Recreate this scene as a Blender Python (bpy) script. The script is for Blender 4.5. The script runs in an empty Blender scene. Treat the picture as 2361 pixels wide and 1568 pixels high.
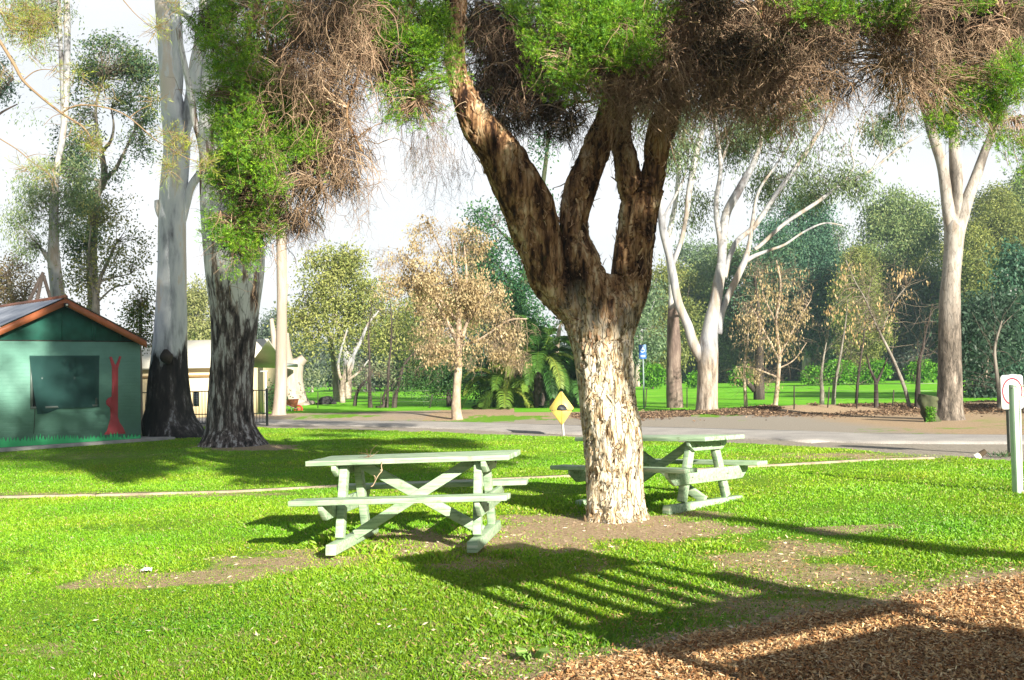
import bpy, math, random
import numpy as np
from mathutils import Matrix, Vector
R = math.radians
rng = np.random.default_rng(7)
random.seed(7)
sc = bpy.context.scene
col = sc.collection

# ------------------------------------------------------------------ camera
FOC, CX, CY, CAMH = 2295.0, 1180.5, 784.0, 1.5          # measured on the photo scaled to 2361 px
PITCH = math.atan((860 - CY) / FOC); ROLL = R(1.2)
cF = np.array([0, math.cos(PITCH), math.sin(PITCH)])
_U = np.array([0, -math.sin(PITCH), math.cos(PITCH)]); _R = np.array([1.0, 0, 0])
cR = math.cos(ROLL) * _R - math.sin(ROLL) * _U
cU = math.cos(ROLL) * _U + math.sin(ROLL) * _R
cam_d = bpy.data.cameras.new("camera"); cam = bpy.data.objects.new("camera", cam_d); col.objects.link(cam)
cam_d.sensor_width = 36; cam_d.lens = 36 * FOC / 2361; cam_d.clip_end = 3000; cam_d.clip_start = .05
M = Matrix(((cR[0], cU[0], -cF[0], 0), (cR[1], cU[1], -cF[1], 0), (cR[2], cU[2], -cF[2], CAMH), (0, 0, 0, 1)))
cam.matrix_world = M
sc.camera = cam

# ------------------------------------------------------------------ light
SUN_EL = R(20.5); SUN_AZ = (0.49, -0.87)                 # direction towards the sun on the ground
w = bpy.data.worlds.new("World"); sc.world = w; w.use_nodes = True
wn, wl = w.node_tree.nodes, w.node_tree.links
bg = wn["Background"]
sky = wn.new("ShaderNodeTexSky"); sky.sky_type = 'NISHITA'; sky.sun_disc = False
sky.sun_elevation = SUN_EL; sky.sun_rotation = math.atan2(SUN_AZ[0], SUN_AZ[1])
sky.air_density = 1.0; sky.dust_density = 2.0; sky.ozone_density = 1.2
tc = wn.new("ShaderNodeTexCoord"); mp = wn.new("ShaderNodeMapping"); mp.inputs['Scale'].default_value = (1, 1, 3)
nz = wn.new("ShaderNodeTexNoise"); nz.inputs['Scale'].default_value = 2.2; nz.inputs['Detail'].default_value = 5
rp = wn.new("ShaderNodeValToRGB"); rp.color_ramp.elements[0].position = .30; rp.color_ramp.elements[1].position = .62
rp.color_ramp.elements[0].color = (.72, .72, .72, 1)
mx = wn.new("ShaderNodeMixRGB"); mx.inputs[2].default_value = (10.6, 10.7, 10.9, 1)
wl.new(tc.outputs['Generated'], mp.inputs[0]); wl.new(mp.outputs[0], nz.inputs['Vector'])
wl.new(nz.outputs['Fac'], rp.inputs[0])
sx = wn.new("ShaderNodeSeparateXYZ"); wl.new(tc.outputs['Generated'], sx.inputs[0])
el = wn.new("ShaderNodeMapRange"); el.inputs[1].default_value = .34; el.inputs[2].default_value = .55; el.inputs[3].default_value = 1; el.inputs[4].default_value = .03
wl.new(sx.outputs['Z'], el.inputs[0]); ml = wn.new("ShaderNodeMath"); ml.operation = 'MULTIPLY'
wl.new(rp.outputs[0], ml.inputs[0]); wl.new(el.outputs[0], ml.inputs[1]); wl.new(ml.outputs[0], mx.inputs[0])
wl.new(sky.outputs[0], mx.inputs[1]); wl.new(mx.outputs[0], bg.inputs[0])
bg.inputs[1].default_value = 0.040
sd = bpy.data.lights.new("sun", 'SUN'); sd.energy = 5.0; sd.angle = R(0.45); sd.color = (1, .93, .80)
so = bpy.data.objects.new("sun", sd); col.objects.link(so)
sv = Vector((SUN_AZ[0], SUN_AZ[1], 0)).normalized() * math.cos(SUN_EL) + Vector((0, 0, math.sin(SUN_EL)))
so.rotation_euler = sv.to_track_quat('Z', 'Y').to_euler(); so.location = (20, -30, 30)
sc.view_settings.view_transform = 'Standard'; sc.view_settings.look = 'None'
sc.view_settings.exposure = 1.45; sc.view_settings.gamma = 1
sc.cycles.max_bounces = 6; sc.cycles.diffuse_bounces = 3; sc.cycles.transmission_bounces = 4
sc.cycles.transparent_max_bounces = 6; sc.cycles.volume_bounces = 0
sc.cycles.use_denoising = True
SUNH = np.array([SUN_AZ[0], SUN_AZ[1], 0]); SUNH = SUNH / np.linalg.norm(SUNH)

# ------------------------------------------------------------------ maths helpers
def hsh(i, j, k, s):
    n = (i * 374761393 + j * 668265263 + k * 2147483647 + s * 1274126177) & 0xFFFFFFFF
    n = ((n ^ (n >> 13)) * 1274126177) & 0xFFFFFFFF
    return ((n ^ (n >> 16)) & 0xFFFF) / 65535.0
def vnoise(P, s=0):
    P = np.asarray(P, float); I = np.floor(P).astype(np.int64); f = P - I; f = f * f * (3 - 2 * f)
    r = 0
    for a in (0, 1):
        for b in (0, 1):
            for c in (0, 1):
                wgt = (f[..., 0] if a else 1 - f[..., 0]) * (f[..., 1] if b else 1 - f[..., 1]) * (f[..., 2] if c else 1 - f[..., 2])
                r = r + wgt * hsh(I[..., 0] + a, I[..., 1] + b, I[..., 2] + c, s)
    return r * 2 - 1
def fbm(P, o=3, s=0):
    r = 0; a = 1; t = 0; P = np.asarray(P, float)
    for k in range(o):
        r = r + a * vnoise(P * 2 ** k, s + k); t += a; a *= .5
    return r / t
def n2(x, y, sc_, s=0, o=3):
    return fbm(np.stack([x * sc_, y * sc_, np.zeros_like(x)], -1), o, s)
def sstep(a, b, x):
    t = np.clip((x - a) / (b - a), 0, 1); return t * t * (3 - 2 * t)

def W(px, py, D):
    d = FOC * cF + (np.asarray(px, float)[..., None] - CX) * cR + (CY - np.asarray(py, float)[..., None]) * cU
    return np.array([0, 0, CAMH]) + d * (np.asarray(D, float)[..., None] / d[..., 1:2])
def proj(x, y, z):
    P = np.stack([x, y, z - CAMH], -1); dz = P @ cF; dz = np.where(dz > .3, dz, .3)
    return CX + FOC * (P @ cR) / dz, CY - FOC * (P @ cU) / dz
def h(x, y):
    x = np.asarray(x, float); y = np.asarray(y, float)
    s = .022 * np.clip(x, -4, 5) * (1 - sstep(15, 24, y)) * sstep(-2, 3, y)
    yr = 33.0 - .12 * (x - 12)
    m = .24 * np.exp(-((y - yr) / 1.7) ** 2) * sstep(5, 10, x) * (1 - sstep(28, 36, x)) * (.85 + .3 * n2(x, y, .35, 5))
    m2 = .12 * np.exp(-((y - 36) / 2.5) ** 2) * sstep(-14, -10, x) * (1 - sstep(-5, 4, x))
    mu = .07 * sstep(.0, 1.0, (x - 1.2) * .6 + (6.3 - y) * .8) * (y < 9)
    return s + m + m2 + mu * (.7 + .5 * n2(x, y, 1.5, 9))
def G(px, py):
    d = FOC * cF + (px - CX) * cR + (CY - py) * cU
    z = 0.0
    for _ in range(25):
        t = (z - CAMH) / d[2]; x, y = d[0] * t, d[1] * t
        z = .5 * z + .5 * float(h(x, y))
    return np.array([x, y, float(h(x, y))])

# ------------------------------------------------------------------ mesh helpers
def mk_mesh(name, V, F, mat=None, colr=None, smooth=False):
    me = bpy.data.meshes.new(name)
    V = np.asarray(V, np.float32)
    if not isinstance(F, (list, tuple)): F = [F]
    F = [np.asarray(f, np.int32) for f in F if len(f)]
    me.vertices.add(len(V)); me.vertices.foreach_set("co", V.ravel())
    lv = np.concatenate([f.ravel() for f in F]); tot = np.concatenate([np.full(len(f), f.shape[1], np.int32) for f in F])
    st = np.concatenate([[0], np.cumsum(tot)[:-1]]).astype(np.int32)
    me.loops.add(len(lv)); me.loops.foreach_set("vertex_index", lv)
    me.polygons.add(len(tot)); me.polygons.foreach_set("loop_start", st)
    try: me.polygons.foreach_set("loop_total", tot)
    except Exception: pass
    if smooth: me.polygons.foreach_set("use_smooth", np.ones(len(tot), bool))
    me.update(calc_edges=True)
    if colr is not None:
        a = me.attributes.new("Col", 'FLOAT_COLOR', 'POINT')
        c = np.ones((len(V), 4), np.float32); c[:, :3] = colr; a.data.foreach_set("color", c.ravel())
    if mat: me.materials.append(mat)
    return me
class Acc:
    def __init__(s): s.V = []; s.F = []; s.C = []; s.n = 0
    def add(s, V, F, c=None):
        V = np.asarray(V, float).reshape(-1, 3)
        if not isinstance(F, (list, tuple)): F = [F]
        for f in F: s.F.append(np.asarray(f, np.int64) + s.n)
        s.V.append(V); s.n += len(V)
        s.C.append(np.broadcast_to(np.asarray(c if c is not None else (1, 1, 1), float), (len(V), 3)))
        return s
    def arr(s):
        by = {}
        for f in s.F: by.setdefault(f.shape[1], []).append(f)
        return np.concatenate(s.V), [np.concatenate(v) for v in by.values()], np.concatenate(s.C)
def thing(name, label, cat, base=(0, 0, 0), group=None, rotz=0):
    o = bpy.data.objects.new(name, None); col.objects.link(o); o.empty_display_size = .2
    o.location = tuple(float(v) for v in base); o.rotation_euler = (0, 0, rotz)
    o["label"] = label; o["category"] = cat
    if group: o["group"] = group
    return o
def tag(o, label, cat, group=None):
    o["label"] = label; o["category"] = cat
    if group: o["group"] = group
    return o
def part(name, parent, acc, mat, smooth=False, world=True, label=None, mod=None):
    """one mesh object; vertices given in world space are brought into the (unrotated) parent's space"""
    V, F, C = acc.arr() if isinstance(acc, Acc) else acc
    root = parent
    off = np.zeros(3)
    if world and root is not None:
        p = root
        while p is not None: off += np.array(p.location); p = p.parent
    o = bpy.data.objects.new(name, mk_mesh(name, V - off, F, mat, C, smooth)); col.objects.link(o)
    o.parent = parent
    if label: o["label"] = label
    if mod:
        b = o.modifiers.new("bevel", 'BEVEL'); b.width = mod; b.segments = 2; b.limit_method = 'ANGLE'
    return o
def solo(name, label, cat, acc, mat, base, group=None, smooth=False, mod=None):
    V, F, C = acc.arr(); base = np.asarray(base, float)
    o = bpy.data.objects.new(name, mk_mesh(name, V - base, F, mat, C, smooth)); col.objects.link(o); o.location = tuple(base)
    if mod:
        b = o.modifiers.new("bevel", 'BEVEL'); b.width = mod; b.segments = 2
    return tag(o, label, cat, group)
def struct(name, acc, mat, smooth=False, kind="structure"):
    V, F, C = acc.arr() if isinstance(acc, Acc) else acc
    o = bpy.data.objects.new(name, mk_mesh(name, V, F, mat, C, smooth)); col.objects.link(o); o["kind"] = kind
    return o
BF = np.array([[0, 3, 2, 1], [4, 5, 6, 7], [0, 1, 5, 4], [1, 2, 6, 5], [2, 3, 7, 6], [3, 0, 4, 7]])
def box(c, s, rot=None):
    x, y, z = [v / 2 for v in s]
    V = np.array([[-x, -y, -z], [x, -y, -z], [x, y, -z], [-x, y, -z], [-x, -y, z], [x, -y, z], [x, y, z], [-x, y, z]])
    if rot is not None: V = V @ np.array(rot).T
    return V + np.array(c), BF
def bar(p, q, wx, wy, up=(0, 0, 1)):
    """rectangular bar from p to q; wy measured along 'up'"""
    p = np.array(p, float); q = np.array(q, float); d = q - p; L = np.linalg.norm(d); d /= L
    s = np.cross(d, up); s /= np.linalg.norm(s); u = np.cross(s, d)
    return box((p + q) / 2, (L, wx, wy), np.stack([d, s, u], 1))
def crom(P, n):
    P = np.asarray(P, float); k = len(P)
    if k < 3:
        t = np.linspace(0, 1, n)[:, None]; return P[0] * (1 - t) + P[-1] * t
    E = np.vstack([2 * P[0] - P[1], P, 2 * P[-1] - P[-2]])
    out = []
    for t in np.linspace(0, k - 1 - 1e-9, n):
        i = int(t); f = t - i; a, b, c, d = E[i:i + 4]
        out.append(.5 * ((2 * b) + (c - a) * f + (2 * a - 5 * b + 4 * c - d) * f * f + (3 * b - a - 3 * c + d) * f ** 3))
    return np.array(out)
def tube(P, rad, n=None, seg=10, disp=None, cap=True, flat=None):
    """disp(points, normals, ringparam) -> radial offset"""
    P = np.asarray(P, float); rad = np.asarray(rad, float)
    if n: 
        Q = crom(np.hstack([P, rad[:, None]]), n); P, rad = Q[:, :3], np.maximum(Q[:, 3], 1e-4)
    n = len(P); T = np.gradient(P, axis=0); T /= np.linalg.norm(T, axis=1)[:, None] + 1e-12
    a = np.array([1., 0, 0]) if abs(T[0][0]) < .8 else np.array([0, 1., 0])
    N = []
    for t in T:
        a = a - t * (a @ t); a /= np.linalg.norm(a); N.append(a)
    N = np.array(N); B = np.cross(T, N)
    th = np.linspace(0, 2 * np.pi, seg, endpoint=False)
    nr = N[:, None] * np.cos(th)[None, :, None] + B[:, None] * np.sin(th)[None, :, None]
    V = P[:, None] + nr * rad[:, None, None]
    if disp is not None: V = V + nr * disp(V, nr, np.linspace(0, 1, n)[:, None] * np.ones((1, seg)))[..., None]
    V = V.reshape(-1, 3)
    i = np.arange(n - 1)[:, None] * seg; j = np.arange(seg)[None, :]; j2 = (j + 1) % seg
    F = np.stack([i + j, i + j2, i + seg + j2, i + seg + j], -1).reshape(-1, 4)
    Fs = [F]
    if cap:
        V = np.vstack([V, P[:1], P[-1:]]); c0, c1 = n * seg, n * seg + 1; jj = np.arange(seg); j3 = (jj + 1) % seg
        Fs.append(np.stack([np.full(seg, c0), j3, jj], -1))
        Fs.append(np.stack([np.full(seg, c1), (n - 1) * seg + jj, (n - 1) * seg + j3], -1))
    return V, Fs
def unit(v): return v / (np.linalg.norm(v, axis=-1, keepdims=True) + 1e-12)
def rdir(n, r=None): return unit((r or rng).normal(size=(n, 3)))
def pal(P, n, var=.18):
    """random colour per element picked between palette entries"""
    P = np.array(P, float); i = rng.integers(0, len(P), n); j = rng.integers(0, len(P), n); t = rng.random((n, 1))
    return (P[i] * t + P[j] * (1 - t)) * (1 + var * rng.normal(size=(n, 1))).clip(.4, 1.8)
def leafq(C, d, L, Wd, colr, side=None):
    """rhombus leaf quads. C base points, d directions"""
    n = len(C); d = unit(d); L = np.broadcast_to(L, (n,))[:, None]; Wd = np.broadcast_to(Wd, (n,))[:, None]
    s = unit(np.cross(d, rdir(n))) if side is None else unit(side)
    V = np.stack([C, C + d * L * .45 + s * Wd / 2, C + d * L, C + d * L * .45 - s * Wd / 2], 1).reshape(-1, 3)
    return V, np.arange(4 * n).reshape(n, 4), np.repeat(colr, 4, 0)
def strands(P0, d0, L, r, k=5, grav=.25, curl=.25, colr=None, rend=.35):
    """n thin three-sided twigs"""
    n = len(P0); P = [P0]; d = unit(d0); L = np.broadcast_to(L, (n,))[:, None]; ds = [d]
    for i in range(k - 1):
        P.append(P[-1] + d * L / (k - 1)); d = unit(d + rng.normal(size=(n, 3)) * curl + np.array([0, 0, -grav])); ds.append(d)
    P = np.array(P); ds = np.array(ds)                       # k,n,3
    a = unit(np.cross(ds, np.array([.3, .9, .2]))); b = np.cross(ds, a)
    rr = np.broadcast_to(r, (n,))[None, :, None] * np.linspace(1, rend, k)[:, None, None]
    V = np.stack([P + a * rr, P + (-.5 * a + .87 * b) * rr, P + (-.5 * a - .87 * b) * rr], 2)   # k,n,3sides,3
    V = V.transpose(1, 0, 2, 3).reshape(-1, 3)
    base = np.arange(n)[:, None, None] * (3 * k) + np.arange(k - 1)[None, :, None] * 3
    j = np.arange(3)[None, None, :]; j2 = (j + 1) % 3
    F = np.stack([base + j, base + j2, base + 3 + j2, base + 3 + j], -1).reshape(-1, 4)
    c = np.repeat(colr, 3 * k, 0) if colr is not None else np.ones((len(V), 3))
    return V, F, c, P[-1]
def connect(A, B, r0, r1, colr, k=4, sag=.1, sides=3):
    """n thin twigs from A to B"""
    n = len(A); t = np.linspace(0, 1, k)[:, None, None]; L = np.linalg.norm(B - A, axis=1)[None, :, None]
    P = A[None] * (1 - t) + B[None] * t + rng.normal(size=(1, n, 3)) * L * sag * (4 * t * (1 - t)) + np.array([0, 0, 1.]) * L * sag * 4 * t * (1 - t)
    d = unit(B - A)[None]; a = unit(np.cross(d, np.array([.31, .2, .9]))); b = np.cross(d, a)
    rr = r0 + (r1 - r0) * t
    V = np.stack([P + a * rr, P + (-.5 * a + .87 * b) * rr, P + (-.5 * a - .87 * b) * rr], 2).transpose(1, 0, 2, 3).reshape(-1, 3)
    base = np.arange(n)[:, None, None] * (3 * k) + np.arange(k - 1)[None, :, None] * 3
    j = np.arange(3)[None, None, :]; j2 = (j + 1) % 3
    F = np.stack([base + j, base + j2, base + 3 + j2, base + 3 + j], -1).reshape(-1, 4)
    return V, F, np.repeat(np.broadcast_to(colr, (n, 3)), 3 * k, 0)

# ------------------------------------------------------------------ materials
def newmat(name):
    m = bpy.data.materials.new(name); m.use_nodes = True; n, l = m.node_tree.nodes, m.node_tree.links
    return m, n, l, n["Principled BSDF"]
def setin(b, **k):
    for a, v in k.items():
        a = a.replace('_', ' ')
        if a in b.inputs: b.inputs[a].default_value = v
def flat(name, c, rough=.6, metal=0, noise=.12, scale=6, bump=.0, bscale=40, spec=.3):
    m, n, l, b = newmat(name); setin(b, Roughness=rough, Metallic=metal); b.inputs['Specular IOR Level'].default_value = spec
    t = n.new("ShaderNodeTexCoord"); z = n.new("ShaderNodeTexNoise"); z.inputs['Scale'].default_value = scale; z.inputs['Detail'].default_value = 5
    mr = n.new("ShaderNodeMapRange"); mr.inputs[1].default_value = .3; mr.inputs[2].default_value = .7
    mr.inputs[3].default_value = 1 - noise; mr.inputs[4].default_value = 1 + noise
    vm = n.new("ShaderNodeVectorMath"); vm.operation = 'SCALE'; vm.inputs[0].default_value = c[:3]
    l.new(t.outputs['Object'], z.inputs['Vector']); l.new(z.outputs['Fac'], mr.inputs[0]); l.new(mr.outputs[0], vm.inputs['Scale'])
    l.new(vm.outputs[0], b.inputs['Base Color'])
    if bump:
        z2 = n.new("ShaderNodeTexNoise"); z2.inputs['Scale'].default_value = bscale; z2.inputs['Detail'].default_value = 6
        bp = n.new("ShaderNodeBump"); bp.inputs['Strength'].default_value = bump; bp.inputs['Distance'].default_value = .02
        l.new(t.outputs['Object'], z2.inputs['Vector']); l.new(z2.outputs['Fac'], bp.inputs['Height']); l.new(bp.outputs[0], b.inputs['Normal'])
    return m
def leafmat(name, trans=.35, gloss=.08):
    m = bpy.data.materials.new(name); m.use_nodes = True; n, l = m.node_tree.nodes, m.node_tree.links; n.clear()
    o = n.new("ShaderNodeOutputMaterial"); a = n.new("ShaderNodeAttribute"); a.attribute_name = "Col"
    d = n.new("ShaderNodeBsdfDiffuse"); t = n.new("ShaderNodeBsdfTranslucent"); g = n.new("ShaderNodeBsdfGlossy"); g.inputs['Roughness'].default_value = .45
    g.inputs['Color'].default_value = (.6, .6, .6, 1)
    m1 = n.new("ShaderNodeMixShader"); m1.inputs[0].default_value = trans; m2 = n.new("ShaderNodeMixShader"); m2.inputs[0].default_value = gloss
    l.new(a.outputs['Color'], d.inputs[0]); l.new(a.outputs['Color'], t.inputs[0])
    l.new(d.outputs[0], m1.inputs[1]); l.new(t.outputs[0], m1.inputs[2]); l.new(m1.outputs[0], m2.inputs[1]); l.new(g.outputs[0], m2.inputs[2])
    l.new(m2.outputs[0] if gloss else m1.outputs[0], o.inputs[0]); return m
def colmat(name, rough=.9, bump=0, bscale=30, noise=.25, scale=20, stretch=(1, 1, 1)):
    m, n, l, b = newmat(name); setin(b, Roughness=rough); b.inputs['Specular IOR Level'].default_value = .15
    a = n.new("ShaderNodeAttribute"); a.attribute_name = "Col"
    t = n.new("ShaderNodeTexCoord"); mp_ = n.new("ShaderNodeMapping"); mp_.inputs['Scale'].default_value = stretch
    z = n.new("ShaderNodeTexNoise"); z.inputs['Scale'].default_value = scale; z.inputs['Detail'].default_value = 5
    mr = n.new("ShaderNodeMapRange"); mr.inputs[1].default_value = .3; mr.inputs[2].default_value = .7
    mr.inputs[3].default_value = 1 - noise; mr.inputs[4].default_value = 1 + noise
    vm = n.new("ShaderNodeVectorMath"); vm.operation = 'SCALE'
    l.new(t.outputs['Object'], mp_.inputs[0]); l.new(mp_.outputs[0], z.inputs['Vector']); l.new(z.outputs['Fac'], mr.inputs[0])
    l.new(a.outputs['Color'], vm.inputs[0]); l.new(mr.outputs[0], vm.inputs['Scale']); l.new(vm.outputs[0], b.inputs['Base Color'])
    if bump:
        z2 = n.new("ShaderNodeTexNoise"); z2.inputs['Scale'].default_value = bscale; z2.inputs['Detail'].default_value = 6
        bp = n.new("ShaderNodeBump"); bp.inputs['Strength'].default_value = bump; bp.inputs['Distance'].default_value = .03
        l.new(mp_.outputs[0], z2.inputs['Vector']); l.new(z2.outputs['Fac'], bp.inputs['Height']); l.new(bp.outputs[0], b.inputs['Normal'])
    return m
def barkmat(name, ramp, crack=0, cscale=8, **kw):
    return _bark(name, ramp, crack=crack, cscale=cscale, **kw)
def _bark(name, ramp, crack=0, cscale=8, scale=3, stretch=(1, 1, .25), bump=.5, bscale=9, rough=.9, low=None, z0=2., z1=3., wob=1.5, detail=8, dist=.04, patch=None):
    """ramp: [(pos,col)..] over a vertically stretched noise; 'low' is a second ramp used below height z0..z1 of the trunk (rough old bark on the gums, sunlit tone on the paperbark)"""
    m, n, l, b = newmat(name); setin(b, Roughness=rough); b.inputs['Specular IOR Level'].default_value = .15
    t = n.new("ShaderNodeTexCoord"); mp_ = n.new("ShaderNodeMapping"); mp_.inputs['Scale'].default_value = stretch
    l.new(t.outputs['Object'], mp_.inputs[0])
    def nt(s, d=detail, src=mp_, r=.6):
        z = n.new("ShaderNodeTexNoise"); z.inputs['Scale'].default_value = s; z.inputs['Detail'].default_value = d; z.inputs['Roughness'].default_value = r
        l.new(src.outputs[0], z.inputs['Vector']); return z
    def rm(rr, src):
        c = n.new("ShaderNodeValToRGB"); e = c.color_ramp.elements
        while len(e) < len(rr): e.new(.5)
        for q, (p, cc) in zip(e, rr): q.position = p; q.color = (*cc, 1)
        l.new(src.outputs['Fac'], c.inputs[0]); return c
    zn = nt(scale); out = rm(ramp, zn).outputs[0]
    hgt = nt(bscale, 6).outputs['Fac']
    st = bump
    bp = n.new("ShaderNodeBump"); bp.inputs['Distance'].default_value = dist; bp.inputs['Strength'].default_value = st
    if low:
        z2 = nt(scale * 2.2, 8, r=.7); lo = rm(low, z2)
        sp = n.new("ShaderNodeSeparateXYZ"); l.new(t.outputs['Object'], sp.inputs[0])
        wn_ = nt(1.6, 5); md = n.new("ShaderNodeMath"); md.operation = 'MULTIPLY_ADD'; md.inputs[1].default_value = -wob * 2; 
        l.new(wn_.outputs['Fac'], md.inputs[0]); ad = n.new("ShaderNodeMath"); ad.operation = 'ADD'; ad.inputs[1].default_value = wob
        l.new(sp.outputs['Z'], ad.inputs[0]); l.new(ad.outputs[0], md.inputs[2])
        mr = n.new("ShaderNodeMapRange"); mr.inputs[1].default_value = z0; mr.inputs[2].default_value = z1; l.new(md.outputs[0], mr.inputs[0])
        mm = n.new("ShaderNodeMixRGB"); l.new(mr.outputs[0], mm.inputs[0]); l.new(lo.outputs[0], mm.inputs[1]); l.new(out, mm.inputs[2]); out = mm.outputs[0]
        ms = n.new("ShaderNodeMapRange"); ms.inputs[3].default_value = 1.0; ms.inputs[4].default_value = bump * .35; l.new(mr.outputs[0], ms.inputs[0]); l.new(ms.outputs[0], bp.inputs['Strength'])
    if crack:
        ds = n.new("ShaderNodeMixRGB"); ds.blend_type = 'ADD'; ds.inputs[0].default_value = 1
        sc3 = n.new("ShaderNodeVectorMath"); sc3.operation = 'SCALE'; sc3.inputs['Scale'].default_value = .22
        l.new(nt(5, 4).outputs['Color'], sc3.inputs[0]); l.new(mp_.outputs[0], ds.inputs[1]); l.new(sc3.outputs[0], ds.inputs[2])
        vo = n.new("ShaderNodeTexVoronoi"); vo.feature = 'DISTANCE_TO_EDGE'; vo.inputs['Scale'].default_value = cscale; l.new(ds.outputs[0], vo.inputs['Vector'])
        cr = n.new("ShaderNodeMapRange"); cr.inputs[1].default_value = .0; cr.inputs[2].default_value = .07; cr.inputs[3].default_value = 1 - crack; cr.inputs[4].default_value = 1
        l.new(vo.outputs['Distance'], cr.inputs[0]); vs = n.new("ShaderNodeVectorMath"); vs.operation = 'SCALE'; l.new(out, vs.inputs[0]); l.new(cr.outputs[0], vs.inputs['Scale']); out = vs.outputs[0]
        ha = n.new("ShaderNodeMath"); ha.operation = 'MULTIPLY'; l.new(hgt, ha.inputs[0]); l.new(cr.outputs[0], ha.inputs[1]); hgt = ha.outputs[0]
    l.new(hgt, bp.inputs['Height']); l.new(bp.outputs[0], b.inputs['Normal']); l.new(out, b.inputs['Base Color'])
    return m

LEAF = leafmat("leaf_surface", .35, .018); GRASSM = leafmat("grass_blade", .42, .03); NEED = leafmat("needle_surface", .38, .015)
TWIG = colmat("twig_bark", .95, 0); CHIP = colmat("wood_chip", .85, 0, noise=.2)
M_PAPER = barkmat("paperbark", [(.36, (.018, .009, .006)), (.44, (.09, .046, .024)), (.50, (.24, .135, .065)), (.57, (.36, .235, .13)), (.66, (.56, .45, .31))],
                  crack=.7, cscale=8, scale=6.5, stretch=(1.7, 1.7, .36), bump=1.0, bscale=22, dist=.06, z0=1.55, z1=2.3, wob=.5,
                  low=[(.33, (.05, .028, .015)), (.40, (.30, .20, .11)), (.45, (.60, .46, .28)), (.52, (.74, .66, .52)), (.66, (.80, .76, .68))])  # low paints the sunlit lower trunk, the main ramp the shaded upper trunk
M_FLAKE = colmat("bark_flake", .9, noise=.25, scale=14, stretch=(1, 1, .3))
DARKLOW = [(.36, (.022, .019, .020)), (.45, (.075, .060, .058)), (.52, (.18, .145, .135)), (.57, (.46, .44, .44))]
M_GUMA = barkmat("smooth_gum_bark", [(.34, (.16, .16, .18)), (.41, (.36, .37, .41)), (.46, (.52, .54, .58)), (.54, (.62, .63, .65)), (.58, (.60, .54, .48))], scale=1.7, stretch=(1.3, 1.3, .3), bump=.3,
                 low=[(.35, (.018, .016, .018)), (.52, (.04, .034, .034)), (.60, (.10, .085, .085)), (.66, (.34, .34, .37))], z0=2.1, z1=2.35, wob=1.9, bscale=12)
M_GUMB = barkmat("peeling_gum_bark", [(.38, (.13, .08, .06)), (.43, (.36, .30, .26)), (.47, (.60, .59, .58)), (.66, (.68, .68, .67))], scale=2.4, stretch=(1.5, 1.5, .30), bump=.4,
                 low=DARKLOW, z0=3.2, z1=3.5, wob=2.4, bscale=12, crack=.55, cscale=5)
M_GUMC = barkmat("white_gum_bark", [(.34, (.12, .11, .11)), (.42, (.25, .255, .27)), (.50, (.38, .375, .37)), (.60, (.29, .245, .20))], scale=2.0, stretch=(1.2, 1.2, .3), bump=.2,
                 low=[(.35, (.12, .095, .075)), (.45, (.24, .195, .155)), (.55, (.36, .30, .245)), (.65, (.46, .41, .35))], z0=1.7, z1=2.3, wob=.8, bscale=10)
M_GUMR = barkmat("grey_gum_bark", [(.34, (.12, .105, .09)), (.43, (.25, .22, .19)), (.52, (.40, .37, .33)), (.60, (.30, .25, .20))], scale=2.2, stretch=(1.2, 1.2, .3), bump=.25,
                 low=[(.33, (.05, .042, .036)), (.47, (.13, .11, .09)), (.56, (.24, .20, .165)), (.66, (.34, .30, .25))], z0=2.6, z1=4.2, wob=1.4, bscale=14, crack=.4)
M_BROWN = barkmat("brown_stringy_bark", [(.30, (.06, .045, .04)), (.48, (.17, .125, .10)), (.62, (.28, .22, .18)), (.8, (.36, .30, .25))], scale=4, stretch=(1.4, 1.4, .25), bump=.8,)
M_PALE = barkmat("pale_trunk_bark", [(.30, (.30, .25, .20)), (.48, (.32, .27, .22)), (.62, (.42, .37, .31)), (.8, (.46, .41, .35))], scale=2.5, stretch=(1.4, 1.4, .18), bump=.4)
M_DARKB = barkmat("dark_bark", [(.3, (.02, .017, .015)), (.5, (.05, .04, .035)), (.7, (.10, .08, .07))], scale=5, bump=.7)
M_GREYB = barkmat("grey_branch_bark", [(.3, (.10, .09, .075)), (.5, (.20, .18, .15)), (.7, (.32, .29, .25))], scale=5, bump=.4)
M_TAN = barkmat("tan_bark", [(.3, (.22, .16, .11)), (.5, (.36, .28, .21)), (.7, (.50, .42, .32))], scale=6, stretch=(1, 1, .6), bump=.7)
M_MOSS = barkmat("mossy_bark", [(.3, (.03, .035, .02)), (.5, (.06, .07, .035)), (.7, (.12, .13, .07))], scale=4, bump=.6)
# palettes (linear)
P_GRASS = [(.20, .41, .015), (.26, .49, .018), (.13, .32, .012), (.34, .53, .035), (.22, .44, .012)]
P_MELA = [(.15, .33, .018), (.24, .42, .025), (.32, .48, .05), (.08, .21, .015), (.16, .34, .07)]
P_BLUE = [(.06, .14, .08), (.09, .18, .10), (.04, .10, .06), (.14, .22, .10), (.08, .16, .11)]
P_DKG = [(.03, .09, .03), (.05, .13, .04), (.02, .07, .03), (.08, .17, .05)]
P_OLV = [(.14, .20, .06), (.20, .25, .07), (.10, .16, .06), (.28, .30, .09)]
P_YEL = [(.42, .40, .12), (.34, .34, .10), (.50, .44, .20), (.22, .28, .08)]
P_DEAD = [(.40, .30, .15), (.50, .40, .21), (.26, .18, .09), (.60, .50, .30)]
P_TWIG = [(.24, .155, .10), (.37, .26, .17), (.15, .09, .06), (.45, .34, .235)]
P_BUSH = [(.07, .24, .012), (.11, .31, .016), (.17, .37, .03), (.04, .15, .01)]
P_PALM = [(.08, .18, .03), (.05, .14, .03), (.13, .24, .04), (.22, .30, .06)]

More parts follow.
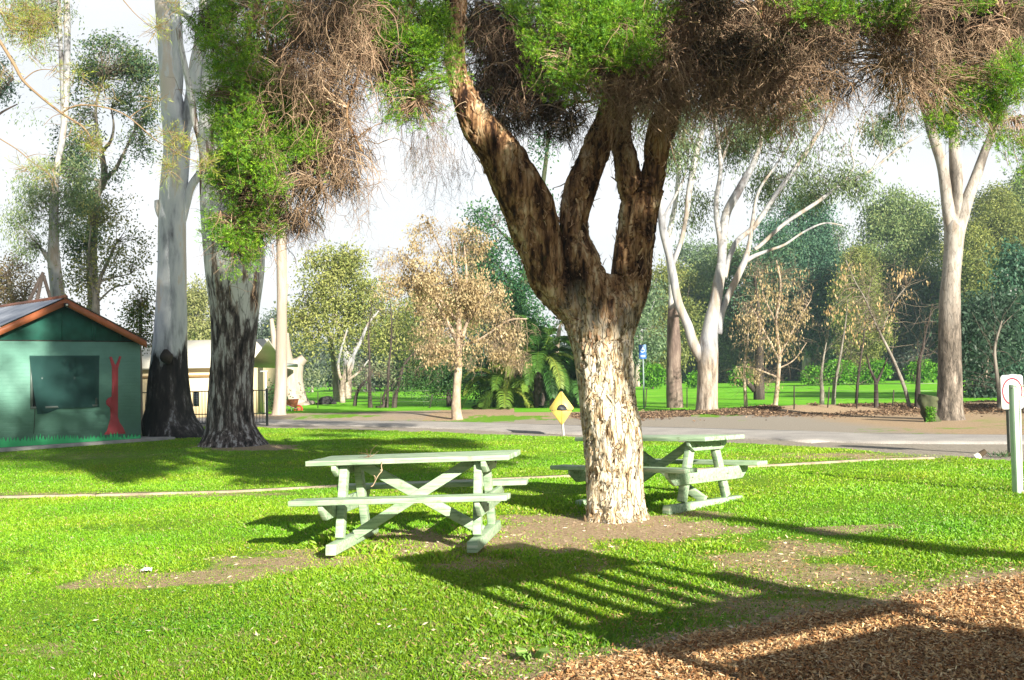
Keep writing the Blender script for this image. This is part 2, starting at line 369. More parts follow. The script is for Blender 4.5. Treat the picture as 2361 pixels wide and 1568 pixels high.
# ================================================================== GROUND
def gpoly(pts): return np.array([G(a, b)[:2] for a, b in pts])
def ext(P, k=40):
    a = P[0] + unit(P[0] - P[1]) * k; b = P[-1] + unit(P[-1] - P[-2]) * k
    return np.vstack([a, P, b])
ROADN = ext(gpoly([(330, 979), (619, 979), (1000, 988), (1210, 998), (1500, 1008), (1729, 1013), (2027, 1023), (2361, 1025)]))
ROADF = ext(gpoly([(330, 967), (619, 969), (1000, 973), (1210, 979), (1500, 986), (1844, 995), (2027, 1002), (2361, 1005)]))
SHLD = ext(gpoly([(330, 982), (619, 985), (1000, 995), (1300, 1006), (1729, 1022), (2027, 1040), (2250, 1056), (2361, 1062)]))   # near grass edge
EDGE = ext(gpoly([(0, 1148), (250, 1143), (600, 1132), (800, 1122), (1240, 1103), (1500, 1090), (1800, 1074), (2000, 1063), (2150, 1058)]), 0)
EDGE = np.vstack([EDGE[1] + unit(EDGE[1] - EDGE[2]) * 12, EDGE[1:-1]])
MULCH = gpoly([(1240, 1568), (1330, 1532), (1457, 1503), (1560, 1480), (1655, 1459), (1764, 1441), (1874, 1424), (1975, 1411), (2049, 1398), (2137, 1367), (2268, 1343), (2361, 1334)])
MULCH = ext(MULCH, 6)
def ycurve(P, x):
    o = np.argsort(P[:, 0]); return np.interp(x, P[o, 0], P[o, 1])
DIRT = [(1420, 1216, 300, 34, 1.1), (1230, 1250, 210, 34, 1.0), (950, 1258, 130, 40, .85), (740, 1297, 190, 17, .8), (1090, 1300, 130, 22, .8),
        (1600, 1190, 110, 14, .7), (1150, 1525, 260, 45, .8), (1000, 1450, 60, 20, .5), (600, 1390, 60, 9, .5), (560, 1470, 90, 22, .5), (120, 1500, 110, 26, .55),
        (1900, 1350, 300, 38, .5), (1700, 1385, 200, 30, .5), (880, 1545, 160, 25, .5), (1500, 1440, 180, 25, .45), (2240, 1330, 120, 20, .5),
        (280, 1140, 420, 8, .6), (1950, 1052, 220, 9, .75), (1260, 1098, 90, 6, .4), (160, 1050, 330, 12, .45), (560, 1031, 120, 9, 1.0),(1650, 1250, 160, 14, .4), (700,1420,80,12,.35), (260,1350,90,10,.35),(400,1500,50,12,.45), (470,1420,60,9,.35)]
def masks(x, y):
    """grass cover 0..1, wood-chip mulch 0..1, bare earth tone selector"""
    x = np.asarray(x, float); y = np.asarray(y, float)
    z = h(x, y); px, py = proj(x, y, z)
    f = y > 3.5
    nn = n2(x, y, 2.2, 21, 4); n3 = n2(x, y, 7.0, 33, 3)
    d = np.zeros_like(x)
    for a, b, rx, ry, s in DIRT:
        q = ((px - a) / rx) ** 2 + ((py - b) / ry) ** 2
        d = np.maximum(d, .93 * s * (1 - sstep(.0, 2.1, q + .9 * nn + .6 * n3)) ** 1.15)
    d = np.where(f, d, 0)
    d = np.maximum(d, .62 * sstep(.22, .5, n2(x, y, .9, 51)) * (y < 9))
    d = np.maximum(d, (.26 + .22 * nn) * (1 - sstep(6.2, 8.4, y)) * f)
    dm = ycurve(MULCH, x) - y                              # >0 inside the bed
    mu = sstep(-.05, .12, dm + .18 * nn)
    d = np.maximum(d, .85 * sstep(-.9, .05, dm + .25 * nn))
    yn, yf, ys = ycurve(ROADN, x), ycurve(ROADF, x), ycurve(SHLD, x)
    g = 1 - d
    g = g * (1 - sstep(-.5, .15, y - ys + .5 * nn))        # lawn ends at the gravel shoulder
    # beyond the road: bare verge with patches of grass, then the green field
    far0 = np.where(x < 0, 42.0, np.where(x < 10, 36.5, 34.3))
    far0 = far0 + .6 * n2(x, y, .3, 4)
    field = sstep(-.6, .6, y - far0)
    patch = sstep(-.15, .45, n2(x, y, .3, 77) * [1.0] + .35 * n3 + .3 * nn + .22 * (x < 0) - .12) * .68
    verge = (y > yf + .2) * patch * (1 - sstep(9, 15, x) * .55)
    g = np.where(y > yf, np.maximum(verge, field), g); field = np.where((y > yf) & (field < .5), .30, field)
    return np.clip(g, 0, 1), mu, d, field
def sgrid(lo, hi, dense, fine, g):
    a = list(np.arange(dense[0], dense[1], fine)); s = fine
    v = dense[1]
    while v < hi: a.append(v); s *= g; v += s
    a.append(hi); s = fine; v = dense[0] - fine; b = []
    while v > lo: b.append(v); s *= g; v -= s
    b.append(lo); return np.array(sorted(set(b + a)))
gx = sgrid(-420, 420, (-6, 7), .06, 1.045); gy = sgrid(-60, 420, (4.2, 16), .06, 1.03)
XX, YY = np.meshgrid(gx, gy); ZZ = h(XX, YY)
g_, mu_, d_, fi_ = masks(XX, YY)
V = np.stack([XX, YY, ZZ], -1).reshape(-1, 3); nx, ny = len(gx), len(gy)
i = np.arange(ny - 1)[:, None] * nx + np.arange(nx - 1)[None]; F = np.stack([i, i + 1, i + nx + 1, i + nx], -1).reshape(-1, 4)
gm, n, l, b = newmat("ground_surface"); setin(b, Roughness=.95); b.inputs['Specular IOR Level'].default_value = .1
at = n.new("ShaderNodeAttribute"); at.attribute_name = "Col"; sp = n.new("ShaderNodeSeparateColor"); l.new(at.outputs['Color'], sp.inputs[0])
t = n.new("ShaderNodeTexCoord")
def NT(s, d=6, r=.6):
    z = n.new("ShaderNodeTexNoise"); z.inputs['Scale'].default_value = s; z.inputs['Detail'].default_value = d; z.inputs['Roughness'].default_value = r
    l.new(t.outputs['Object'], z.inputs['Vector']); return z
def RMP(z, rr):
    c = n.new("ShaderNodeValToRGB"); e = c.color_ramp.elements
    while len(e) < len(rr): e.new(.5)
    for q, (p, cc) in zip(e, rr): q.position = p; q.color = (*cc, 1)
    l.new(z.outputs['Fac'], c.inputs[0]); return c
def MIX(fac, a, b_):
    m = n.new("ShaderNodeMixRGB"); l.new(fac, m.inputs[0]); l.new(a, m.inputs[1]); l.new(b_, m.inputs[2]); return m.outputs[0]
def THR(src, nzz, lo, hi, amt=.6):
    a = n.new("ShaderNodeMath"); a.operation = 'MULTIPLY_ADD'; a.inputs[1].default_value = amt; a.inputs[2].default_value = -amt / 2
    l.new(nzz.outputs['Fac'], a.inputs[0]); s = n.new("ShaderNodeMath"); s.operation = 'ADD'; l.new(a.outputs[0], s.inputs[0]); l.new(src, s.inputs[1])
    mr = n.new("ShaderNodeMapRange"); mr.inputs[1].default_value = lo; mr.inputs[2].default_value = hi; l.new(s.outputs[0], mr.inputs[0]); return mr.outputs[0]
dirt = RMP(NT(30, 9, .8), [(.3, (.15, .10, .06)), (.45, (.35, .25, .155)), (.58, (.52, .385, .25)), (.72, (.68, .54, .39))])
gras = RMP(NT(9, 8, .75), [(.3, (.07, .15, .012)), (.5, (.14, .27, .016)), (.7, (.24, .38, .03))])
fld = RMP(NT(.35, 8, .7), [(.3, (.10, .36, .015)), (.5, (.16, .46, .02)), (.68, (.26, .55, .05))])
mul = RMP(NT(45, 6, .8), [(.3, (.07, .035, .02)), (.5, (.22, .12, .06)), (.7, (.42, .26, .13))])
grav = RMP(NT(26, 8, .8), [(.3, (.20, .17, .135)), (.5, (.34, .30, .25)), (.7, (.50, .45, .37))])
g2 = MIX(sp.outputs['Blue'], gras.outputs[0], fld.outputs[0])
gv = THR(sp.outputs['Blue'], NT(.5), 2, 3)
base = MIX(THR(at.outputs['Alpha'], NT(.6, 6), .3, .7, .5), dirt.outputs[0], grav.outputs[0])
base = MIX(THR(sp.outputs['Red'], NT(14, 6, .8), .35, .65, .9), base, g2)
base = MIX(THR(sp.outputs['Green'], NT(20), .4, .6, .5), base, mul.outputs[0])
l.new(base, b.inputs['Base Color'])
bp = n.new("ShaderNodeBump"); bp.inputs['Strength'].default_value = .7; bp.inputs['Distance'].default_value = .03
l.new(NT(40, 8, .8).outputs['Fac'], bp.inputs['Height']); l.new(bp.outputs[0], b.inputs['Normal'])
ga = struct("ground", (V, [F], np.stack([g_, mu_, fi_], -1).reshape(-1, 3)), gm, smooth=True)
yn_, yf_ = ycurve(ROADN, XX), ycurve(ROADF, XX)
gravel = ((YY > ycurve(SHLD, XX) - 1) & (YY < yf_ + .5)) * 1.0
gravel = np.maximum(gravel, (XX > -3) * (YY > yf_) * (YY < 32) * (1 - sstep(7, 11, XX)) * .9)
gravel = np.maximum(gravel, (XX <= -3) * (YY > yf_) * .5) * (1 - .5 * sstep(9, 13, XX) * (YY < yn_))
al = np.ones((ny * nx, 4), np.float32); al[:, 0] = g_.ravel(); al[:, 1] = mu_.ravel(); al[:, 2] = fi_.ravel(); al[:, 3] = gravel.ravel()
ga.data.attributes["Col"].data.foreach_set("color", al.ravel())
del XX, YY, ZZ

# road: sealed strip laid over the ground
def strip(A, B, n_, lift, xr):
    xs = np.linspace(xr[0], xr[1], n_); ya, yb = ycurve(A, xs), ycurve(B, xs)
    rows = []
    for t_ in np.linspace(0, 1, 7):
        y_ = ya * (1 - t_) + yb * t_; rows.append(np.stack([xs, y_, h(xs, y_) + lift + .03 * 4 * t_ * (1 - t_)], -1))
    rows = [rows[0] - [0, 0, .12]] + rows + [rows[-1] - [0, 0, .12]]
    V = np.array(rows).reshape(-1, 3); i = np.arange(8)[:, None] * n_ + np.arange(n_ - 1)[None]
    return V, np.stack([i, i + 1, i + n_ + 1, i + n_], -1).reshape(-1, 4)
wob = lambda P, s: np.stack([crom(np.hstack([P, P[:, :1]]), 300)[:, 0], crom(np.hstack([P, P[:, :1]]), 300)[:, 1] + .12 * fbm(np.stack([np.arange(300) * .35] * 3, -1), 3, s)], -1)
rm_, n, l, b = newmat("road_asphalt"); setin(b, Roughness=.85)
t = n.new("ShaderNodeTexCoord")
c1 = RMP(NT(1.2, 8, .7), [(.3, (.30, .275, .26)), (.55, (.42, .39, .36)), (.75, (.54, .50, .45))]); c2 = RMP(NT(60, 3), [(.3, (.6, .6, .6)), (.7, (1.25, 1.25, 1.25))])
mm = n.new("ShaderNodeMixRGB"); mm.blend_type = 'MULTIPLY'; mm.inputs[0].default_value = 1; l.new(c1.outputs[0], mm.inputs[1]); l.new(c2.outputs[0], mm.inputs[2]); l.new(mm.outputs[0], b.inputs['Base Color'])
V, F = strip(wob(ROADN, 3), wob(ROADF, 8), 400, .022, (-45, 45)); struct("road", (V, [F], np.ones((len(V), 3))), rm_)
# concrete mowing edge
E_ = crom(np.hstack([EDGE, EDGE[:, :1]]), 160)[:, :2]; d = np.gradient(E_, axis=0); d /= np.linalg.norm(d, axis=1)[:, None]; nn = np.stack([-d[:, 1], d[:, 0]], -1)
a = Acc(); w_ = .055 + .02 * fbm(np.stack([np.arange(160) * .3] * 3, -1), 3, 2)
zz = h(E_[:, 0], E_[:, 1])
A_, B_ = E_ - nn * w_[:, None], E_ + nn * w_[:, None]
V = np.concatenate([np.column_stack([A_, zz - .05]), np.column_stack([A_, zz + .028]), np.column_stack([B_, zz + .028]), np.column_stack([B_, zz - .05])])
k = 160; j = np.arange(k - 1); F = np.concatenate([np.stack([q * k + j, q * k + j + 1, (q + 1) * k + j + 1, (q + 1) * k + j], -1) for q in range(3)])
struct("kerb_edging", (V, [F[:, ::-1]], np.ones((len(V), 3))), flat("edging_concrete", (.34, .28, .20), .9, noise=.35, scale=5, bump=.4))

# ---- grass blades ----
def gz(x, y): return h(x, y)
def grass(N, D0, D1, hmin, hmax, seed):
    r = np.random.default_rng(seed)
    y = np.exp(r.uniform(math.log(D0), math.log(D1), N)); x = r.uniform(-1, 1, N) * (y * .57 + .6)
    g, mu, d, fi = masks(x, y); n_ = n2(x, y, 1.3, 90)
    keep = r.random(N) < (g ** 1.15 * (.75 + .5 * n_) + .04 * (mu < .3) * (y < 12)) * (1 - mu)
    px, py = proj(x, y, h(x, y))
    keep &= ~((px < 345) & (py < 1045 - px * .08)) & (y < ycurve(SHLD, x) + .3)
    x, y = x[keep], y[keep]; n_ = n_[keep]; g = g[keep]; k = len(x)
    # longer growth where the mower does not reach
    tall = np.zeros(k); px, py = px[keep], py[keep]
    for a_, b_, rx, ry, s in TUFT:
        tall = np.maximum(tall, s * np.exp(-((px - a_) / rx) ** 2 - ((py - b_) / ry) ** 2))
    H = (hmin + (hmax - hmin) * r.random(k) ** 2) * (.8 + .5 * n_) * (1 + tall * 2.2) * (.55 + .45 * g)
    yaw = r.uniform(0, 2 * np.pi, k); lean = r.uniform(.1, 1.0, k)
    dx, dy = np.cos(yaw) * lean * H, np.sin(yaw) * lean * H
    wd = (.0016 + .00036 * y) * (.7 + .6 * r.random(k)); sy = r.uniform(0, np.pi, k)
    sx, sy_ = np.cos(sy) * wd, np.sin(sy) * wd
    z = h(x, y) - .005
    V = np.stack([np.stack([x - sx, y - sy_, z], -1), np.stack([x + sx, y + sy_, z], -1),
                  np.stack([x + dx * .45 + sx * .7, y + dy * .45 + sy_ * .7, z + H * .62], -1),
                  np.stack([x + dx, y + dy, z + H * (1 - .25 * lean)], -1)], 1).reshape(-1, 3)
    ind = np.arange(k)[:, None] * 4
    F = np.concatenate([ind + np.array([[0, 1, 2]]), ind + np.array([[0, 2, 3]])])
    big = n2(x, y, .55, 61); c = pal(P_GRASS, k, .13); dry = (r.random(k) < .05 + .12 * (1 - g)); c[dry] = pal([(.46, .40, .16), (.40, .30, .14)], dry.sum())
    c = c * (1 + .22 * big[:, None]) * np.array([1, 1, 1])
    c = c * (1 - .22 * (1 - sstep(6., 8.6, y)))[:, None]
    c[:, 0] *= 1 + .35 * np.clip(n2(x, y, .8, 71), -1, 1)
    return V, F, np.repeat(c.clip(0, .8), 4, 0)
TUFT = [(900, 1250, 55, 16, 1.2), (830, 1235, 70, 22, .8), (1290, 1165, 70, 16, 1.2), (1340, 1160, 40, 12, 1), (700, 1215, 90, 18, .5), (1060, 1225, 60, 18, .9),
        (1650, 1260, 50, 10, .8), (1530, 1160, 30, 14, .8), (760, 1255, 30, 16, 1.3), (1190, 1280, 60, 12, .6), (1240, 1440, 60, 16, .6), (1130, 1440, 80, 20, .5), (1720, 1150, 30, 8, .6),(640,1210,120,14,.4),(760,1225,60,14,1.0),(1290,1175,50,12,1.3),(1100,1240,25,14,1.2),(870,1268,40,10,1.1),(1240,1180,60,10,.8),(1500,1155,20,14,1.1),(1620,1262,30,8,1.1),(1420,1225,20,6,1.0),(1350,1480,60,12,.5),(1010, 1290, 40, 10, .8)]
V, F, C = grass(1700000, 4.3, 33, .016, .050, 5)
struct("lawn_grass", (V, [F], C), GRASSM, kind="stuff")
# broad-leaved weeds and clover lying in the lawn
r = np.random.default_rng(8); N = 70000
y = np.exp(r.uniform(math.log(4.3), math.log(11), N)); x = r.uniform(-1, 1, N) * (y * .57 + .5); g, mu, d, fi = masks(x, y)
k = (r.random(N) < (.15 + .85 * sstep(.0, .5, n2(x, y, 1.1, 43))) * g) & (mu < .2); x, y = x[k], y[k]
C0 = np.stack([x, y, h(x, y) + r.uniform(.004, .028, len(x))], -1); dd = rdir(len(x)); dd[:, 2] = np.abs(dd[:, 2]) * .35
V, F, C = leafq(C0, dd, r.uniform(.010, .028, len(x)), r.uniform(.008, .016, len(x)), pal([(.09, .26, .02), (.16, .36, .03), (.07, .2, .03)], len(x)))
struct("ground_cover_weeds", (V, [F], C), GRASSM, kind="stuff")
# leaf litter and twigs
N = 26000; y = np.exp(r.uniform(math.log(4.3), math.log(24), N)); x = r.uniform(-1, 1, N) * (y * .57 + .5); g, mu, d, fi = masks(x, y)
k = (r.random(N) < .02 + .9 * sstep(.3, .9, d)) & (y < ycurve(SHLD, x) + 1); x, y = x[k], y[k]; dd = rdir(len(x)); dd[:, 2] *= .15
V, F, C = leafq(np.stack([x, y, h(x, y) + .006 + .02 * r.random(len(x)) * (d[k] < .4)], -1), dd, r.uniform(.015, .06, len(x)), r.uniform(.004, .014, len(x)),
                pal([(.34, .25, .17), (.48, .38, .27), (.18, .12, .08), (.60, .52, .42)], len(x)))
struct("leaf_litter", (V, [F], C), CHIP, kind="stuff")
# mulch: wood chips
N = 300000; y = np.exp(r.uniform(math.log(4.2), math.log(8.6), N)); x = r.uniform(-.3, 6, N)
g, mu, d, fi = masks(x, y); k = (r.random(N) < mu + .05 * (d > .3)) & (np.abs(x) < y * .6 + .6); x, y = x[k], y[k]; k = len(x)
dd = rdir(k); dd[:, 2] *= .35; dd = unit(dd); L = r.uniform(.008, .034, k); wd = L * r.uniform(.14, .40, k); L[:k // 60] *= 1.8
up = unit(np.stack([r.normal(0, .35, k), r.normal(0, .35, k), np.ones(k)], -1)); s = unit(np.cross(dd, up)) * wd[:, None] / 2; c0 = np.stack([x, y, h(x, y) + r.uniform(.0, .03, k)], -1); e = dd * L[:, None] / 2
u_ = np.cross(s, dd) ; u_ = unit(u_) * (.1 * wd)[:, None]
sk = s * r.uniform(.5, 1, (k, 1))
V = np.stack([c0 - e - s, c0 + e - sk, c0 + e * .9 + sk, c0 - e * .9 + s, c0 - u_ * 4], 1)[:, :4].reshape(-1, 3)
struct("wood_chip_mulch", (V, [np.arange(4 * k).reshape(k, 4)], np.repeat(pal([(.52, .28, .12), (.66, .44, .21), (.38, .18, .07), (.72, .54, .32), (.24, .11, .05)], k, .2).clip(0, .85), 4, 0)), CHIP, kind="stuff")

# ================================================================== PICNIC TABLES
m_, n, l, b = newmat("green_painted_timber"); setin(b, Roughness=.55); b.inputs['Specular IOR Level'].default_value = .35
t = n.new("ShaderNodeTexCoord"); mp_ = n.new("ShaderNodeMapping"); mp_.inputs['Scale'].default_value = (1.2, 14, 14); l.new(t.outputs['Object'], mp_.inputs[0])
z = n.new("ShaderNodeTexNoise"); z.inputs['Scale'].default_value = 3; z.inputs['Detail'].default_value = 8; l.new(mp_.outputs[0], z.inputs['Vector'])
c = RMP(z, [(.30, (.17, .26, .16)), (.44, (.29, .41, .27)), (.56, (.36, .48, .32)), (.70, (.52, .56, .42))])
z3 = n.new("ShaderNodeTexNoise"); z3.inputs['Scale'].default_value = 9; z3.inputs['Detail'].default_value = 9; z3.inputs['Roughness'].default_value = .8; l.new(t.outputs['Object'], z3.inputs['Vector'])
c3 = RMP(z3, [(.54, (1, 1, 1)), (.66, (.55, .50, .42))]); m4 = n.new("ShaderNodeMixRGB"); m4.blend_type = 'MULTIPLY'; m4.inputs[0].default_value = .8
l.new(c.outputs[0], m4.inputs[1]); l.new(c3.outputs[0], m4.inputs[2]); l.new(m4.outputs[0], b.inputs['Base Color'])
bp = n.new("ShaderNodeBump"); bp.inputs['Strength'].default_value = .35; bp.inputs['Distance'].default_value = .006; l.new(z.outputs['Fac'], bp.inputs['Height']); l.new(bp.outputs[0], b.inputs['Normal'])
TIMB = m_
M_BOLT = flat("galvanised_bolt", (.30, .29, .27), .45, .8)
def chamf(x, hw, z0, z1, t=.045, cut=.09):
    """cross beam along y with its lower corners cut off"""
    pr = [(-hw, z1), (-hw, z1 - .045), (-hw + cut, z0), (hw - cut, z0), (hw, z1 - .045), (hw, z1)]
    V = [(x - t / 2, y, z) for y, z in pr] + [(x + t / 2, y, z) for y, z in pr]; k = 6
    return np.array(V), [np.array([[0, 1, 2, 3, 4, 5]]), np.array([[11, 10, 9, 8, 7, 6]]), np.array([[j, j + k, (j + 1) % k + k, (j + 1) % k] for j in range(k)])]
def make_table(par, label):
    x, y, th, tx, ty, z0 = par
    o = thing("picnic_table", label, "picnic table", (x, y, z0), "green picnic tables on the lawn")
    c_, s_ = math.cos(th), math.sin(th)
    X = Vector((c_, s_, tx)).normalized(); Y = Vector((-s_, c_, ty)); Y = (Y - X * Y.dot(X)).normalized(); Zv = X.cross(Y)
    o.rotation_euler = Matrix((X, Y, Zv)).transposed().to_euler()
    P = lambda nm, ac, bv=.006: part(nm, o, ac, TIMB, world=False, mod=bv)
    a = Acc(); L = 1.8; r_ = np.random.default_rng(3)
    for k in range(4):
        yy = -.27 + k * .18; dl = r_.uniform(-.012, .012)
        a.add(*box((dl, yy, .7275), (L, .172, .045)))
    P("tabletop", a)
    for s in (-1, 1):
        a = Acc(); a.add(*box((r_.uniform(-.01, .01), s * .655 - .055, .4275), (L + .04, .105, .045))); a.add(*box((r_.uniform(-.01, .01), s * .655 + .055, .4275), (L + .04, .105, .045)))
        P("bench_seat", a)
    for sx in (-1, 1):
        xf = sx * .60
        for sy in (-1, 1):
            a = Acc(); a.add(*bar((xf, sy * .40, .082), (xf, sy * .20, .70), .07, .09, up=(0, 1, 0))); P("leg", a)
        a = Acc(); a.add(*chamf(xf + sx * .062, .34, .60, .7045)); P("tabletop_support", a)
        a = Acc(); a.add(*chamf(xf + sx * .062, .73, .265, .4045, cut=.12)); P("bench_support", a)
        a = Acc(); V = chamf(xf, .68, -.01, .08, t=.09, cut=.02); V[0][:, 2] = -.02 - (V[0][:, 2] - .08) ; a.add(V[0], [f[:, ::-1] for f in V[1]]); P("foot_beam", a)
        a = Acc(); a.add(*bar((xf - sx * .03, -.0 + sx * .048, .06), (-sx * .52, sx * .048, .69), .045, .09)); P("cross_brace", a)
        for sy in (-1, 1):
            for zz, yy in ((.335, .318), (.655, .215)):
                part("bolt_head", o, Acc().add(*tube([(xf + sx * .083, sy * yy, zz), (xf + sx * .095, sy * yy, zz)], [.012, .011], seg=6)), M_BOLT, world=False)
    return o
T1 = (-.868, 8.95, -.131, .022, -.016, .03); T2 = (1.59, 11.04, -.80, .033, -.02, .02)
t1 = make_table(T1, "pale green picnic table left of the paperbark trunk, cross braces facing the camera")
t2 = make_table(T2, "pale green picnic table half hidden behind the paperbark trunk")
bpy.context.view_layer.update()
def ttop(o, x, y, z=.752): return np.array(o.matrix_world @ Vector((x, y, z)))
# dead twig lying on / hanging off table 1
a = Acc(); c0 = ttop(t1, -.42, -.08)
P_, d_0 = np.repeat(c0[None], 14, 0) + rng.normal(size=(14, 3)) * [.012, .008, .001], rdir(14); d_0[:, 2] = np.abs(d_0[:, 2]) * .4
V, F, C, _ = strands(P_, d_0, rng.uniform(.06, .22, 14), .0022, 5, .1, .3, pal(P_TWIG, 14)); a.add(V, F, C)
V, F, C, _ = strands(c0[None] + [[.02, 0, .01]], np.array([[.1, .0, 1.]]), .14, .003, 6, .15, .3, pal(P_TWIG, 1)); a.add(V, F, C)
solo("dead_twig", "tangle of dry twigs lying on the tabletop left of the trunk", "twig", a, TWIG, c0)
a = Acc(); c0 = W(882, 1078, 8.62)
for p in ([(882, 1064), (879, 1075), (881, 1086), (872, 1096), (861, 1118), (855, 1122)], [(872, 1096), (877, 1090), (880, 1084), (876, 1084)], [(864, 1110), (865, 1100), (862, 1096)]):
    a.add(*tube([W(q[0], q[1], 8.62 - .01 * k) for k, q in enumerate(p)], [.0035] * len(p), 12, 5), (.50, .36, .24))
solo("hanging_twig", "forked dry twig dangling below the edge of the left picnic tabletop", "twig", a, TWIG, c0)

# ================================================================== THE PAPERBARK TREE
TB = G(1425, 1204); TD = TB[1]
def paper_disp(amp, s=0):
    def f(V, nr, t_):
        q = V * np.array([7.5, 7.5, 1.5]); a_ = fbm(q, 3, 11 + s); wv_ = .25 * fbm(V * 3, 2, 77)[..., None]
        b_ = 1 - 3.2 * np.abs(fbm((V + wv_) * np.array([13, 13, 2.0]), 2, 31 + s)); b_ = np.minimum(b_, .45) - 1.3 * (np.abs(fbm((V + wv_) * np.array([19, 19, 3.4]), 2, 55 + s)) < .035)
        c_ = fbm(V * np.array([2.6, 2.6, 1.1]), 2, 3 + s)
        return amp * (a_ * 1.5 + b_ * .8 + c_ * .9)
    return f
def limb(pts, n_, seg=72, amp=.02, s=0):
    """pts: (px, py, width px, D)"""
    P = np.array([W(p[0], p[1], p[3]) for p in pts]); r_ = np.array([p[2] / 2 * p[3] / FOC for p in pts])
    return tube(P, r_, n_, seg, paper_disp(amp, s)), P, r_
tree = thing("paperbark_tree", "big multi-stemmed paperbark tree with peeling shaggy bark beside the picnic tables", "tree", TB)
D0 = TD + .22
trunk_pts = [(1424, 1224, 205, D0), (1424, 1206, 158, D0), (1423, 1185, 137, D0), (1420, 1150, 128, D0), (1416, 1080, 124, D0), (1411, 1000, 128, D0), (1402, 936, 122, D0), (1397, 872, 124, D0), (1390, 800, 138, D0), (1386, 745, 156, D0), (1388, 700, 150, D0 + .02), (1396, 640, 100, D0 + .05)]
LIMBS = {
 'L': [(1372, 800, 90, D0), (1352, 745, 98, D0 - .03), (1322, 700, 96, D0 - .05), (1272, 640, 98, D0 - .1), (1233, 529, 112, D0 - .15), (1200, 441, 108, D0 - .25), (1150, 353, 98, D0 - .3), (1090, 265, 66, D0 - .4), (1055, 176, 54, D0 - .4), (1050, 88, 48, D0 - .4), (1053, 0, 42, D0 - .35), (1060, -140, 38, D0 - .2), (1040, -330, 30, D0)],
 'M': [(1388, 780, 80, D0 - .1), (1378, 720, 86, D0 - .15), (1346, 617, 86, D0 - .15), (1322, 529, 64, D0 - .12), (1335, 441, 66, D0 - .1), (1372, 353, 60, D0), (1392, 300, 52, D0 + .05), (1405, 250, 46, D0 + .1), (1420, 150, 42, D0 + .2), (1440, 0, 38, D0 + .3), (1480, -200, 30, D0 + .5)],
 'R': [(1400, 800, 90, D0 + .1), (1425, 740, 88, D0 + .05), (1444, 690, 84, D0), (1455, 640, 88, D0), (1462, 573, 88, D0), (1474, 485, 84, D0), (1492, 430, 74, D0)],
 'R1': [(1474, 485, 60, D0), (1452, 420, 56, D0 - .05), (1440, 360, 48, D0), (1435, 309, 42, D0 + .1), (1440, 220, 36, D0 + .3), (1470, 100, 32, D0 + .5), (1500, -80, 28, D0 + .7)],
 'R2': [(1482, 480, 62, D0), (1507, 400, 50, D0 - .05), (1525, 309, 56, D0 - .1), (1542, 265, 50, D0 - .1), (1562, 200, 46, D0), (1590, 110, 42, D0 + .1), (1620, 0, 38, D0 + .2), (1680, -150, 34, D0 + .1), (1800, -260, 28, D0 - .2)],
}
a = Acc(); (V, F), TP, TR = limb(trunk_pts, 200, 96, .024); a.add(V, F)
trunk_o = part("trunk", tree, a, M_PAPER, smooth=True)
LP = {}
SURF = []
for k, v in LIMBS.items():
    (V, F), P, r_ = limb(v, 170, 72, .026, ord(k[0])); LP[k] = (P, r_)
    part("limb", tree, Acc().add(V, F), M_PAPER, smooth=True)
    SURF.append((P, r_, len(v)))
SURF.append((TP, TR, 12))
# upper boughs carrying the canopy
def bough(pts, seg=10, amp=.006):
    P = np.array([W(p[0], p[1], p[3]) for p in pts]); r_ = np.array([p[2] * .30 * p[3] / FOC for p in pts])
    LP['b%d' % len(LP)] = (P, r_); return tube(P, r_, 40, seg, paper_disp(amp))
BOUGHS = [
 [(1060, -140, 34, D0 - .2), (960, -190, 30, D0 - .2), (850, -150, 26, D0 - .3), (790, -60, 22, D0 - .5), (770, 40, 20, D0 - .6), (775, 120, 16, D0 - .7), (760, 190, 12, D0 - .8), (740, 290, 8, D0 - .8), (735, 420, 4, D0 - .8)],
 [(850, -150, 22, D0 - .3), (720, -130, 18, D0 - .4), (620, -40, 14, D0 - .6), (570, 90, 11, D0 - .8), (560, 260, 8, D0 - .9), (540, 420, 5, D0 - .8), (530, 560, 3, D0 - .8)],
 [(770, 40, 14, D0 - .6), (690, 110, 10, D0 - .8), (640, 200, 8, D0 - 1.), (610, 330, 5, D0 - 1.0)],
 [(775, 120, 12, D0 - .7), (830, 150, 9, D0 - .9), (800, 260, 7, D0 - 1.), (835, 350, 4, D0 - 1.)],
 [(1053, 0, 26, D0 - .35), (985, -30, 20, D0 - .6), (940, 40, 14, D0 - .9), (945, 140, 10, D0 - 1.0), (960, 230, 6, D0 - 1.0)],
 [(1440, 0, 26, D0 + .3), (1400, -60, 20, D0 - .3), (1360, -20, 14, D0 - .9), (1330, 80, 9, D0 - 1.1), (1310, 180, 5, D0 - 1.1)],
 [(1590, 110, 24, D0 + .1), (1640, 90, 18, D0 - .4), (1600, 150, 13, D0 - .8), (1560, 175, 9, D0 - .9), (1520, 215, 5, D0 - .9)],
 [(1680, -150, 28, D0 + .1), (1740, -40, 22, D0 - .5), (1760, 60, 17, D0 - .7), (1770, 170, 12, D0 - .8), (1800, 260, 6, D0 - .8)],
 [(1800, -260, 28, D0 - .2), (1950, -180, 22, D0 - .4), (2060, -60, 17, D0 - .6), (2090, 60, 12, D0 - .8), (2075, 150, 6, D0 - .8)],
 [(1950, -180, 20, D0 - .4), (2150, -140, 18, D0 - .2), (2280, -20, 15, D0), (2330, 100, 10, D0), (2310, 220, 6, D0)],
 [(1800, -260, 24, D0 + .3), (1900, -150, 18, D0 + 1.), (1960, 0, 14, D0 + 1.3), (2020, 120, 8, D0 + 1.3)],
 [(1500, -80, 22, D0 + .7), (1350, -180, 18, D0 + 1.3), (1220, -60, 14, D0 + 1.5), (1190, 120, 9, D0 + 1.5)],
]
